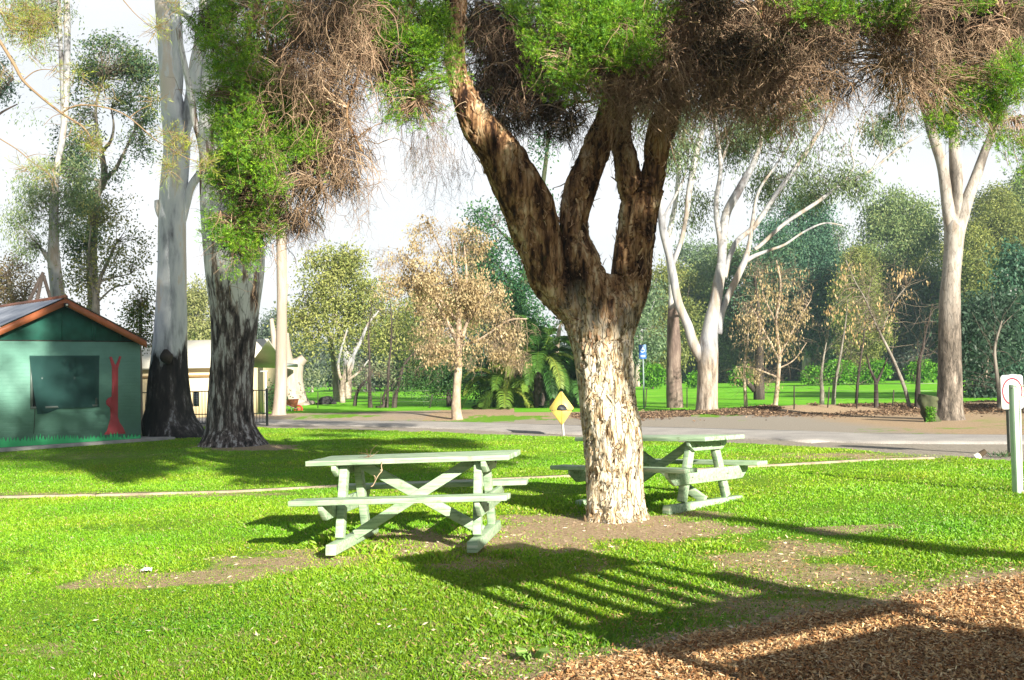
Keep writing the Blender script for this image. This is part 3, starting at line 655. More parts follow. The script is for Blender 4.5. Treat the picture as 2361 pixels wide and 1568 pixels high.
for bgh in BOUGHS:
    V, F = bough(bgh); part("bough", tree, Acc().add(V, F), M_PAPER, smooth=True)
# peeling strips of bark
a = Acc()
for P, r_, kk in SURF:
    Q = crom(np.hstack([P, r_[:, None]]), 60); seglen = np.linalg.norm(np.diff(Q[:, :3], axis=0), axis=1).sum()
    nf = int((260 if P is TP else 480) * seglen * r_.mean() / .2)
    tt = rng.random(nf) * 58.9; i0 = tt.astype(int); f = (tt - i0)[:, None]
    c0 = Q[i0] * (1 - f) + Q[i0 + 1] * f; ax = unit(Q[i0 + 1, :3] - Q[i0, :3])
    n1 = rdir(nf); n1 = unit(n1 - ax * (n1 * ax).sum(1, keepdims=True)); s = np.cross(ax, n1)
    clm = np.clip(.5 + 1.3 * fbm((c0[:, :3] + n1 * .25) * [3.5, 3.5, 2.2], 2, 91), .1, 1)[:, None]; L = rng.uniform(.015, .13, nf)[:, None] ** 1.0 * clm; wd = rng.uniform(.004, .022, nf)[:, None] * (.4 + clm)
    up = np.where(rng.random((nf, 1)) < .72, -1, 1) * ax; up = unit(up + s * rng.normal(0, .45, (nf, 1)))
    curl = rng.uniform(.0, .9, nf)[:, None] * rng.random((nf, 1)) ** 2.5
    p0 = c0[:, :3] + n1 * (c0[:, 3:4] + .004 + .024 * fbm((c0[:, :3] + n1 * c0[:, 3:4]) * [7.5, 7.5, 1.5], 3, 11)[:, None]); p1 = p0 + up * L * .5 + n1 * (.006 + curl * L * .35); p2 = p0 + up * L * .95 + n1 * (.006 + curl * L)
    sw = unit(s + n1 * rng.normal(0, .3, (nf, 1)))
    V = np.stack([p0 - sw * wd / 2, p0 + sw * wd / 2, p1 + sw * wd * .55, p1 - sw * wd * .5, p2 + sw * wd * .3, p2 - sw * wd * .3], 1).reshape(-1, 3)
    i = np.arange(nf)[:, None] * 6
    lowf = (c0[:, 2] < 1.7)[:, None]
    cc = np.where(lowf, pal([(.62, .50, .34), (.74, .66, .52), (.48, .35, .22), (.58, .42, .22)], nf), pal([(.36, .22, .13), (.24, .14, .085), (.46, .33, .21), (.14, .08, .05)], nf))  # flakes carry the same painted split: sunlit pale below, shaded brown above
    a.add(V, [np.concatenate([i + np.array([[0, 1, 2, 3]]), i + np.array([[3, 2, 4, 5]])])], np.repeat(cc.clip(0, .85), 6, 0))
part("peeling_bark", tree, a, M_FLAKE)

# canopy regions measured on the photo: (px, py, rx, ry, D, kind, amount)
GRN, DRY, DRK, THN = 0, 1, 2, 3  # DRK: twigs and leaves coloured dark for the shade inside the crown
CAN = [
 (530, 40, 85, 90, 9.4, GRN, 1.0), (610, 20, 60, 60, 9.6, GRN, .5), (720, 20, 130, 45, 9.8, DRY, .8), (555, 130, 40, 40, 9.3, GRN, .4),
 (750, 115, 110, 80, 9.3, DRY, 1.2), (800, 60, 70, 90, 10.0, DRY, 1.0), (690, 60, 60, 60, 10.2, DRK, .6),
 (570, 240, 95, 75, 9.2, GRN, 1.1), (610, 330, 110, 70, 9.1, GRN, .9), (540, 330, 55, 80, 9.2, GRN, .8), (660, 260, 80, 60, 9.1, GRN, .5),
 (745, 250, 90, 100, 9.3, DRY, 1.3), (790, 360, 70, 80, 9.3, DRY, 1.0), (700, 340, 80, 60, 9.4, DRY, .7), (730, 380, 40, 30, 9.0, GRN, .25),
 (545, 420, 65, 60, 9.2, GRN, .9), (650, 420, 110, 55, 9.5, DRY, 1.0), (690, 300, 100, 120, 9.9, DRK, .9), (600, 460, 60, 60, 9.8, DRK, .6),
 (560, 510, 85, 60, 9.3, GRN, 1.2), (530, 590, 50, 42, 9.3, GRN, .8), (650, 500, 40, 50, 9.5, DRK, .35), (700, 505, 45, 45, 9.5, DRK, .3), (790, 420, 45, 40, 9.7, DRK, .3),
 (930, 60, 95, 80, 9.1, GRN, 1.3), (985, 130, 65, 80, 9.0, GRN, 1.0), (900, 20, 60, 50, 9.8, DRK, .6), (945, 230, 70, 60, 9.1, GRN, .8), (985, 270, 60, 35, 9.2, GRN, .5), 
 (880, 180, 40, 60, 9.6, DRY, .4), (980, 350, 60, 60, 9.6, THN, 1.0), (1050, 380, 35, 70, 9.7, THN, 1.0), (960, 310, 60, 50, 9.7, THN, .8), (1010, 320, 40, 90, 9.7, THN, 1.0),
 (1150, 80, 80, 90, 10.9, DRK, 1.3), (1210, 200, 110, 110, 10.9, DRK, 1.7), (1290, 280, 70, 60, 10.8, DRK, .9), (1110, 200, 50, 80, 10.8, DRK, .6), (1160, 290, 60, 50, 10.6, DRK, .6),
 (1250, 60, 80, 65, 9.0, GRN, 1.0), (1340, 50, 90, 60, 8.8, GRN, 1.4), (1440, 45, 90, 75, 8.8, GRN, 1.5), (1470, 110, 55, 45, 8.8, GRN, .8), (1310, 120, 60, 55, 8.9, GRN, .8), (1330, 195, 55, 50, 8.9, GRN, .9), (1350, 235, 35, 25, 8.9, GRN, .3), (1260, 130, 40, 50, 9.0, GRN, .4),
 (1400, 150, 90, 80, 10.0, DRK, 1.0), (1430, 170, 60, 60, 9.2, DRY, .5), (1470, 200, 90, 55, 9.1, DRY, 1.1), (1430, 260, 40, 45, 9.3, DRY, .35), (1540, 230, 60, 50, 9.2, DRY, .8), (1600, 150, 80, 55, 9.3, DRY, .8),
 (1570, 60, 80, 80, 10.4, DRK, 1.3), (1680, 60, 110, 80, 10.6, DRK, 1.6), (1800, 80, 120, 90, 10.6, DRK, 1.8), (1920, 70, 90, 80, 10.6, DRK, 1.3), (1740, 150, 150, 70, 10.2, DRK, 1.3),
 (1620, 210, 80, 60, 9.2, DRY, 1.2), (1700, 220, 90, 75, 9.2, DRY, 1.5), (1790, 210, 90, 75, 9.2, DRY, 1.5), (1880, 190, 80, 70, 9.3, DRY, 1.1), (1940, 200, 50, 75, 9.4, DRY, .6), (1700, 130, 110, 50, 9.4, DRY, .7), (1850, 120, 110, 50, 9.5, DRY, .7), (1640, 245, 50, 40, 9.2, DRY, .4),
 (1880, 20, 70, 28, 8.9, GRN, .6), (1990, 18, 80, 28, 8.9, GRN, .8), (2060, 35, 50, 25, 8.9, GRN, .5), (1800, 8, 50, 20, 8.9, GRN, .35), (2200, 10, 120, 15, 9.3, GRN, .3), (1850, 250, 40, 25, 9.1, GRN, .25),
 (2070, 60, 90, 60, 10.4, DRK, 1.1), (2180, 50, 110, 80, 10.6, DRK, 1.6), (2290, 60, 100, 80, 10.6, DRK, 1.6), (2200, 130, 80, 50, 10.3, DRK, .8), (2320, 130, 60, 40, 10.3, DRK, .6),
 (2060, 110, 75, 60, 9.2, DRY, 1.1), (2090, 170, 70, 50, 9.2, DRY, .9), (2140, 120, 60, 50, 9.4, DRY, .7), (2290, 90, 70, 40, 9.6, DRY, .4), (2020, 170, 40, 60, 9.6, DRY, .4),
 (2060, 250, 50, 45, 9.8, GRN, .3), (2050, 290, 35, 35, 9.8, GRN, .2), (2160, 220, 65, 50, 9.4, GRN, .8), (2220, 260, 70, 60, 9.4, GRN, .8), (2290, 230, 70, 70, 9.2, GRN, 1.2), (2340, 180, 45, 70, 9.0, GRN, .9), (2330, 300, 50, 50, 9.2, GRN, .7), (2340, 370, 35, 30, 9.3, GRN, .35), (2250, 300, 60, 35, 9.5, GRN, .35),
 (1765, 330, 22, 48, 9.3, GRN, .28), (1800, 290, 30, 30, 9.3, DRY, .2),
]
def inell(cx, cy, rx, ry, D, n_, pw=2.4):
    q = rdir(n_) * (rng.random((n_, 1)) ** (1 / pw)); dz = min(rx, ry, 60) * D / FOC * .95
    P = W(cx + q[:, 0] * rx, cy + q[:, 1] * ry, D + 0 * q[:, 0]); 
    return P + (P - [0, 0, CAMH]) * (q[:, 2:3] * dz / D)
ALLN = np.concatenate([crom(P, 60) for P, r_ in LP.values()])
def nearest(C, N):
    out = np.empty(len(C), int)
    for i in range(0, len(C), 4000):
        out[i:i + 4000] = ((C[i:i + 4000, None] - N[None]) ** 2).sum(-1).argmin(1)
    return out
def sprigs(C, dirs, L, nl, ll, lw, palette, bend=.15):
    """feathery shoots: a short stem with nl needles round it"""
    n_ = len(C); L = np.broadcast_to(L, (n_,))[:, None]; d = unit(dirs); side = unit(np.cross(d, rdir(n_))); s2 = np.cross(d, side)
    tt = (np.arange(nl) + .5) / nl; ph = rng.uniform(0, 6.28, (n_, nl)) 
    base = C[:, None] + d[:, None] * (L[:, None] * tt[None, :, None]) + np.array([0, 0, -1.]) * (L[:, None] * (tt ** 2)[None, :, None] * bend)
    ld = d[:, None] * (.55 + .5 * tt[None, :, None]) + side[:, None] * np.cos(ph)[..., None] * .8 + s2[:, None] * np.sin(ph)[..., None] * .8
    cc = pal(palette, n_, .2); tip = (.75 + .55 * tt)[None, :, None]
    cc = (cc[:, None] * tip).reshape(-1, 3)
    return leafq(base.reshape(-1, 3), ld.reshape(-1, 3), rng.uniform(.7, 1.3, n_ * nl) * ll, lw * rng.uniform(.7, 1.2, n_ * nl), cc)
CAN += [(530, 110, 60, 60, 8.9, GRN, .8), (590, 190, 50, 50, 8.8, GRN, .7), (640, 30, 60, 40, 9.0, GRN, .5), (560, 300, 60, 60, 8.7, GRN, .8), (600, 400, 60, 50, 8.8, GRN, .6), (780, 40, 110, 60, 8.9, DRY, .9), (700, 180, 70, 60, 8.8, DRY, .7), (820, 120, 50, 80, 8.9, DRY, .6),
 (1590, 60, 50, 70, 9.0, DRY, .9), (1620, 10, 70, 40, 9.0, DRK, .8), (1560, 150, 60, 60, 8.9, DRY, .9), (1480, 250, 50, 40, 9.1, DRY, .6), (1400, 200, 60, 50, 9.0, DRY, .6), (1660, 120, 90, 50, 9.0, DRK, .8), (1780, 110, 110, 50, 9.1, DRK, .8),
 (870, 90, 60, 80, 10.6, DRK, 1.1), (900, 150, 60, 60, 10.3, DRK, .6), (480, 60, 40, 60, 10.2, DRK, .5), (620, 150, 60, 60, 10.4, DRK, .7), (560, 260, 70, 90, 10.2, DRK, .9), (560, 400, 70, 70, 10.2, DRK, .9), (560, 540, 60, 55, 10.0, DRK, .9), (840, 30, 50, 40, 9.3, GRN, .6),
 (1100, 60, 50, 70, 10.9, DRK, 1.0), (1000, 60, 50, 60, 10.5, DRK, .8), (1290, 100, 110, 90, 10.8, DRK, 1.2), (1420, 60, 100, 70, 10.8, DRK, 1.2), (1490, 140, 60, 70, 10.6, DRK, .9), (950, 230, 60, 60, 10.3, DRK, .3), (1240, 190, 30, 30, 9.2, GRN, .4), (1200, 30, 40, 30, 9.3, GRN, .6), (1390, 110, 60, 40, 8.8, GRN, 1.0), (1500, 20, 60, 30, 8.9, GRN, .9),
 (1300, 20, 120, 30, 8.9, GRN, 1.0), (2130, 20, 120, 25, 10.3, DRK, 1.0), (1830, 40, 160, 40, 10.9, DRK, 1.2), (640, 120, 50, 40, 9.6, DRY, .7), (500, 200, 30, 50, 9.3, GRN, .6), (1000, 400, 35, 45, 9.8, THN, .8), (700, 500, 50, 45, 9.6, THN, .8), (820, 440, 40, 50, 9.6, THN, .8), (2320, 40, 60, 60, 10.2, DRK, 1.0), (2250, 180, 70, 50, 10.2, DRK, .6)]
for (cx_, cy_, rx, ry, D, kind, am) in list(CAN):
    if kind == GRN and rx > 45:
        for q in range(5):
            an = rng.uniform(0, 6.28); CAN.append((cx_ + math.cos(an) * rx * .95, cy_ + math.sin(an) * ry * .9, rx * .33, ry * .3, D + rng.uniform(-.25, .25), GRN, am * .8))
fol, twg, hang = Acc(), Acc(), Acc()
for (cx_, cy_, rx, ry, D, kind, am) in CAN:
    area = rx * ry / 6000.0
    if kind == THN:
        n_ = int(60 * area * am) + 3; C = inell(cx_, cy_ - ry * .4, rx, ry * .8, D, n_); pc = pal(P_TWIG, n_, .25) * .6
        V, F, c, E1 = strands(C, rdir(n_) * .4 + [0, 0, -1.], rng.uniform(.2, .5, n_), .0016, 8, .2, .3, pc); twg.add(V, F, c)
        m = n_ * 4; k = rng.integers(0, n_, m); V, F, c, _ = strands(C[k] + (E1[k] - C[k]) * rng.uniform(.1, 1, (m, 1)), rdir(m) * .8 + [0, 0, -.6], rng.uniform(.06, .2, m), .0012, 5, .3, .3, pc[k]); twg.add(V, F, c)
        hang.add(*sprigs(E1, rdir(n_) + [0, 0, -.6], .07, 8, .018, .003, [(.05, .09, .03), (.09, .13, .05)]))
    elif kind == GRN:
        n_ = int(1000 * area * (.4 + .6 * am)); ncl = max(14, n_ // 11); cl = inell(cx_, cy_, rx * 1.08, ry * 1.08, D, ncl); gk = fbm(cl / .17, 2, 41) > -.04; cl = cl[gk] if gk.sum() > 4 else cl; n_ = int(n_ * gk.mean() * 1.25) + 1; ncl = len(cl); ctr = W(cx_, cy_ + ry * .3, D + .15)
        C = cl[rng.integers(0, ncl, n_)] + rng.normal(size=(n_, 3)) * .045
        dirs = unit(C - ctr) * .55 + rdir(n_) * .55 + np.array([.05, -.35, .25])
        fol.add(*sprigs(C, dirs, rng.uniform(.05, .11, n_), 14, .026, .0052, P_MELA))
        q = cl[:: max(1, len(cl) // int(16 + 14 * area))]; j = nearest(q, ALLN); fr = ALLN[j]; q0 = q + unit(fr - q) * np.minimum(.45, np.linalg.norm(fr - q, axis=1))[:, None]
        V, F, c = connect(q0, q, .0045, .002, pal(P_TWIG, len(q)), 5, .12); twg.add(V, F, c)
        m = int(30 * area); V, F, c, _ = strands(inell(cx_, cy_, rx * .8, ry * .8, D + .1, m), rdir(m) * .7 + [0, -.2, -.4], rng.uniform(.1, .35, m), .0028, 5, .15, .25, pal(P_TWIG, m)); twg.add(V, F, c)
    else:
        n_ = int((500 if kind == DRY else 760) * area * (.4 + .6 * am)); C = inell(cx_, cy_ - ry * .25, rx, ry * .9, D, n_)
        dirs = rdir(n_) * .75 + np.array([0, 0, -.55]) + unit(C - W(cx_, cy_ - ry, D + .1)) * .3
        pc = pal(P_TWIG, n_, .3) * (.88 if kind == DRY else .30)  # DRK twigs darkened, inner-crown shade put into their colour
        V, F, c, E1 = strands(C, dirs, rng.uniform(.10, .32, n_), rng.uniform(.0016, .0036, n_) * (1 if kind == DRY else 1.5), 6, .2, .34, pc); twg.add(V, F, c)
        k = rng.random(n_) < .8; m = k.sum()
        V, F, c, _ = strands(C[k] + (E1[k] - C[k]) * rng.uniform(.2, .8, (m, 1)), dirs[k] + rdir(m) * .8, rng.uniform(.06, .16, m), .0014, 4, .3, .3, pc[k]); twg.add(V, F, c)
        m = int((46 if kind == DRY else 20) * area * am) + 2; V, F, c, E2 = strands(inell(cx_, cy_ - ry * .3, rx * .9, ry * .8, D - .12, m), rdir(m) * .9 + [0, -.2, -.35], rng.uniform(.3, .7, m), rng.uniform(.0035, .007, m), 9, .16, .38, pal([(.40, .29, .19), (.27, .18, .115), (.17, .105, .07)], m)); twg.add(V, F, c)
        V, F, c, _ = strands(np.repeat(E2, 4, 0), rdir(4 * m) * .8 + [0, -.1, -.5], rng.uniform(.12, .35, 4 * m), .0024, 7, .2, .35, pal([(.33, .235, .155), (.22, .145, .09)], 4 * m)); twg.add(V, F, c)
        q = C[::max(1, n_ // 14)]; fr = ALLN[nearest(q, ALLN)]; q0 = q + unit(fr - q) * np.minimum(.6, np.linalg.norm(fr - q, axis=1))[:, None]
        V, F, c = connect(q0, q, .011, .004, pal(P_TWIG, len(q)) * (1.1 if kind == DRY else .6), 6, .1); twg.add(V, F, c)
        if kind == DRK:
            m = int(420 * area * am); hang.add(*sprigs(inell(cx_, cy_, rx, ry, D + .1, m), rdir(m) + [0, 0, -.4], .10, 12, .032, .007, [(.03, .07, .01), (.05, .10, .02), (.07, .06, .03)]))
# foliage tufts growing on the limbs
for k in ('L', 'R2', 'R1'):
    P = crom(LP[k][0], 200)[40 if k == 'L' else 100:170]; m = 420 if k == 'L' else 120; C = P[rng.integers(0, len(P), m)] + rng.normal(size=(m, 3)) * .12
    hang.add(*sprigs(C, rdir(m) + [0, -.2, -.3], .08, 12, .02, .0035, [(.06, .13, .015), (.10, .18, .02), (.04, .08, .015)]))
print("tree leaves", fol.n, twg.n, hang.n)
part("green_foliage", tree, fol, NEED); part("dry_twig_sprays", tree, twg, TWIG); part("inner_foliage", tree, hang, NEED)
# the rest of the crown, above the frame (it shades the lawn and the trunk)
up = Acc()
for _ in range(46):
    cx_, cy_ = rng.uniform(420, 2500), rng.uniform(-900, -120); D = rng.uniform(10.2, 12.6)
    n_ = 380; P = inell(cx_, cy_, 150, 90, D, n_); up.add(*leafq(P, rdir(n_), .14, .055, pal(P_MELA, n_) * .8))
for _ in range(15):
    D = rng.uniform(5.2, 8.2); X = rng.uniform(1.6, 5.4); c0 = np.array([X, D, CAMH + .385 * D + .25 + rng.uniform(.15, .95)]); n_ = 420
    up.add(*leafq(c0 + rdir(n_) * rng.random((n_, 1)) ** .4 * [.62, .62, .2], rdir(n_), .13, .05, pal(P_MELA, n_) * .8))
part("upper_crown", tree, up, NEED)

# ================================================================== GREEN AMENITIES SHED (left)
CO = G(325, 1017); CL = G(0, 1040); wa = CL - CO; wa[2] = 0; wa /= np.linalg.norm(wa)      # along the wall, to the left
wn_o = np.array([-wa[1], wa[0], 0]); wn_o = wn_o if wn_o @ (-CO) > 0 else -wn_o              # outward normal
def SW(s, z, off=0.0): 
    s, z, off = np.broadcast_arrays(np.asarray(s, float), np.asarray(z, float), np.asarray(off, float))
    return CO * [1, 1, 0] + s[..., None] * wa + z[..., None] * np.array([0, 0, 1.]) + off[..., None] * wn_o
def wallpx(px, py):
    d = FOC * cF + (px - CX) * cR + (CY - py) * cU; o = np.array([0, 0, CAMH]); t_ = ((CO - o) @ wn_o) / (d @ wn_o); P = o + d * t_
    return float((P - CO) @ wa), float(P[2])
HS, HZ = wallpx(325, 787)[1], wallpx(145, 694)
EAVE = HS; APX, APZ = HZ
print("shed eave", EAVE, "apex", HZ, "px0", wallpx(0, 781))
shed = thing("amenities_shed", "small green painted block building with a copper-coloured gable edge", "shed", CO + wa * 2)
def prism(pts, th0, th1):
    """polygon in wall coordinates (s,z) extruded between two offsets"""
    k = len(pts); A_ = np.array([SW(s, z, th1) for s, z in pts]); B_ = np.array([SW(s, z, th0) for s, z in pts])
    V = np.vstack([A_, B_]); j = np.arange(k)
    return V, [j[None], j[::-1][None] + k, np.stack([j, j + k, (j + 1) % k + k, (j + 1) % k], -1)]
wm, n, l, b = newmat("green_painted_block"); setin(b, Roughness=.7)
t = n.new("ShaderNodeTexCoord"); sp = n.new("ShaderNodeSeparateXYZ"); l.new(t.outputs['Object'], sp.inputs[0])
wv = n.new("ShaderNodeMath"); wv.operation = 'PINGPONG'; wv.inputs[1].default_value = .043; l.new(sp.outputs['Z'], wv.inputs[0])
mr = n.new("ShaderNodeMapRange"); mr.inputs[1].default_value = 0; mr.inputs[2].default_value = .006; l.new(wv.outputs[0], mr.inputs[0])
bp = n.new("ShaderNodeBump"); bp.inputs['Strength'].default_value = .5; bp.inputs['Distance'].default_value = .008; l.new(mr.outputs[0], bp.inputs['Height']); l.new(bp.outputs[0], b.inputs['Normal'])
c = RMP(NT(2.2, 7, .7), [(.3, (.09, .22, .17)), (.55, (.11, .26, .205)), (.75, (.14, .30, .24))]); l.new(c.outputs[0], b.inputs['Base Color'])
WID = 2 * APX
a = Acc(); wz = EAVE - .02
g0 = .06
a.add(*prism([(0, g0), (WID, g0), (WID, wz), (0, wz)], -.12, 0)); part("wall", shed, a, wm)
BK = -5.5
a = Acc(); a.add(*prism([(0, g0), (.12, g0), (.12, wz), (0, wz)], BK, -.122)); part("wall", shed, a, wm)
a = Acc(); a.add(*prism([(WID - .12, g0), (WID, g0), (WID, wz), (WID - .12, wz)], BK, -.122)); part("wall", shed, a, wm)
a = Acc(); a.add(*prism([(.0, g0), (WID, g0), (WID, wz), (0, wz)], BK - .12, BK)); part("wall", shed, a, wm)
GD = flat("dark_green_gable_cloth", (.012, .085, .062), .8, noise=.25, scale=4, bump=.2, bscale=8)
a = Acc(); a.add(*prism([(.06, wz + .025), (WID - .06, wz + .025), (APX, APZ - .10)], -.10, -.03)); part("gable_panel", shed, a, GD)
a = Acc(); a.add(*prism([(.0, wz + .002), (WID, wz + .002), (WID, wz + .022), (0, wz + .022)], -.10, .012)); part("trim_strip", shed, a, M_DARKB)
for q in (.25, .62, 1.0, 1.42):
    a = Acc(); ss = APX * 2 - q * APX if q > 1 else q * APX; zt = wz + .03 + (1 - abs(ss - APX) / APX) * (APZ - .18 - wz); a.add(*prism([(ss, wz + .03), (ss + .03, wz + .03), (ss + .03, zt), (ss, zt)], -.029, -.022)); part("gable_batten", shed, a, GD)
sl = (APZ - EAVE) / APX
OVH = .10; BD = .17
COPP = flat("copper_paint", (.36, .115, .05), .45, noise=.15, scale=3)
for sgn in (0, 1):
    f_ = (lambda s: s) if not sgn else (lambda s: WID - s)
    e0 = -OVH; zt = lambda s: EAVE + sl * s + .05
    pts = [(f_(e0), zt(e0) - BD), (f_(e0), zt(e0)), (APX, zt(APX)), (APX, zt(APX) - BD)]
    if sgn: pts = pts[::-1]
    a = Acc(); a.add(*prism(pts, .12, .15)); part("barge_board", shed, a, COPP)
RM = flat("corrugated_steel", (.46, .49, .56), .35, .5, noise=.08)
def roofside(sgn):
    n1, n2_ = 110, 2; e0 = -OVH - .06
    ss = np.array([e0, APX]); oo = np.linspace(BK - .3, .155, n1); V = []
    for s in ss:
        zz = EAVE + sl * s + .065 + .010 * np.cos(oo * 2 * np.pi / .15)
        V.append(SW(s if not sgn else WID - s, zz, oo))
    V = np.concatenate(V); V2 = V + [0, 0, .012]; j = np.arange(n1 - 1); F = np.stack([j, j + 1, n1 + j + 1, n1 + j], -1)
    return np.vstack([V, V2]), [F, F[:, ::-1] + 2 * n1]
for sgn in (0, 1): part("roof_sheet", shed, Acc().add(*roofside(sgn)), RM)
a = Acc(); a.add(*tube([SW(APX, APZ + .085, .17), SW(APX, APZ + .085, BK - .3)], [.05, .05], 4, 8)); part("ridge_cap", shed, a, flat("dull_red_ridge", (.22, .09, .06), .5))
# window: frame, two panes, and the shade cloth hung over it
s0, z0_ = wallpx(223, 937); s1, z1_ = wallpx(69, 823); print("window", s0, s1, z0_, z1_)
wf = Acc(); FR = flat("bronze_window_frame", (.10, .13, .12), .4)
fw = .05
for q in ([(s0, z0_), (s1, z0_), (s1, z0_ + fw), (s0, z0_ + fw)], [(s0, z1_ - fw), (s1, z1_ - fw), (s1, z1_), (s0, z1_)], [(s0, z0_ + fw), (s0 + fw, z0_ + fw), (s0 + fw, z1_ - fw), (s0, z1_ - fw)],
          [(s1 - fw, z0_ + fw), (s1, z0_ + fw), (s1, z1_ - fw), (s1 - fw, z1_ - fw)], [((s0 + s1) / 2 - .03, z0_ + fw), ((s0 + s1) / 2 + .03, z0_ + fw), ((s0 + s1) / 2 + .03, z1_ - fw), ((s0 + s1) / 2 - .03, z1_ - fw)]):
    wf.add(*prism(q, .002, .035))
wo = part("window", shed, wf, FR)
gm_, n, l, b = newmat("dark_window_glass"); setin(b, Roughness=.12); b.inputs['Base Color'].default_value = (.012, .02, .02, 1)
for q in ((s0 + fw, (s0 + s1) / 2 - .03), ((s0 + s1) / 2 + .03, s1 - fw)):
    part("pane", wo, Acc().add(*prism([(q[0], z0_ + fw), (q[1], z0_ + fw), (q[1], z1_ - fw), (q[0], z1_ - fw)], .004, .012)), gm_)
nu, nv = 60, 36; U_, V_ = np.meshgrid(np.linspace(0, 1, nu), np.linspace(0, 1, nv))
s_ = s0 - .06 + (s1 - s0 + .09) * U_; bot = z0_ - .02 - .10 * sstep(.55, .8, U_) * (1 - .0 * U_); z_ = z1_ + .03 - (z1_ + .03 - bot) * V_
s_ = s_ - .16 * V_ ** 1.2 * sstep(.72, 1, U_) * (1) + .035 * np.sin(V_ * 3.1) * (1 - sstep(0, .2, U_)) 
off = .05 + .018 * fbm(np.stack([U_ * 7, V_ * 3, 0 * U_], -1), 3, 5) + .05 * np.sin(np.pi * V_) * .3 + .03 * np.sin(U_ * 9 + V_ * 5) * V_
cl = SW(s_, z_, off).reshape(-1, 3); i = np.arange(nv - 1)[:, None] * nu + np.arange(nu - 1)[None]; F = np.stack([i, i + 1, i + nu + 1, i + nu], -1).reshape(-1, 4)
cm = bpy.data.materials.new("shade_cloth"); cm.use_nodes = True; n, l = cm.node_tree.nodes, cm.node_tree.links; b = n["Principled BSDF"]; b.inputs['Base Color'].default_value = (.006, .05, .045, 1); setin(b, Roughness=.85)
b.inputs['Alpha'].default_value = .86
part("shade_cloth", shed, (cl, [F], np.ones((len(cl), 3))), cm, smooth=True)
P_ = [SW(wallpx(79, 935)[0], wallpx(79, 935)[1], .03), SW(wallpx(79, 970)[0], wallpx(79, 970)[1], .02), SW(wallpx(77, 1000)[0], wallpx(77, 1000)[1], .015)]
part("cord", shed, Acc().add(*tube(P_, [.006] * 3, 8, 5)), M_DARKB)
# painted mural: a red tree trunk and a fringe of painted grass
CV = lambda x, y: wallpx(x * .33094, 634.1 + y * .33094)
tr = [CV(*q) for q in [(722, 1113), (745, 1085), (757, 1040), (768, 1000), (770, 960), (766, 925), (742, 905), (738, 880), (752, 858), (777, 848), (780, 760), (779, 640), (762, 572), (778, 568), (797, 615), (805, 628), (815, 608), (830, 566), (846, 568), (836, 600), (823, 650), (822, 800), (821, 990), (832, 1025), (858, 1062), (876, 1105)]]
RP = flat("red_mural_paint", (.38, .055, .065), .7, noise=.2, scale=3)
o = part("painted_tree", shed, Acc().add(*prism(tr, .001, .004)), RP)
for p in o.data.polygons: pass
top = []
r_ = np.random.default_rng(4); x_ = 980
while x_ > -260:
    w_ = r_.uniform(12, 30); yb = 1128 + (980 - x_) * .032 + r_.uniform(-6, 10); top += [(x_, yb), (x_ - w_ * .5 + r_.uniform(-5, 5), yb - r_.uniform(18, 46))]; x_ -= w_
Z_ = [CV(*q) for q in top]; bz = .07
a = Acc(); k = len(Z_); V = np.vstack([SW([q[0] for q in Z_], [q[1] for q in Z_], .006), SW([q[0] for q in Z_], bz, .006)]); j = np.arange(k - 1)
a.add(V, np.stack([j, j + k, j + k + 1, j + 1], -1)); part("painted_grass", shed, a, flat("bright_green_mural_paint", (.045, .42, .16), .7, noise=.15, scale=3))
# lamp under the gable point
LPp = wallpx(145, 703); a = Acc(); a.add(*prism([(LPp[0] - .04, LPp[1] - .05), (LPp[0] + .04, LPp[1] - .05), (LPp[0] + .04, LPp[1] + .03), (LPp[0] - .04, LPp[1] + .03)], .151, .21))
lm = part("security_lamp", shed, a, M_DARKB); a = Acc(); a.add(*prism([(LPp[0] - .025, LPp[1] - .035), (LPp[0] + .025, LPp[1] - .035), (LPp[0] + .025, LPp[1] + .01), (LPp[0] - .025, LPp[1] + .01)], .211, .218))
part("lens", lm, a, flat("white_lens", (.8, .8, .8), .3))
a = Acc(); a.add(*prism([(-.75, -.05), (WID + .3, -.05), (WID + .3, .062), (-.75, .062)], BK, .32)); struct("concrete_apron", a, flat("apron_concrete", (.34, .33, .32), .9, noise=.2, bump=.3))

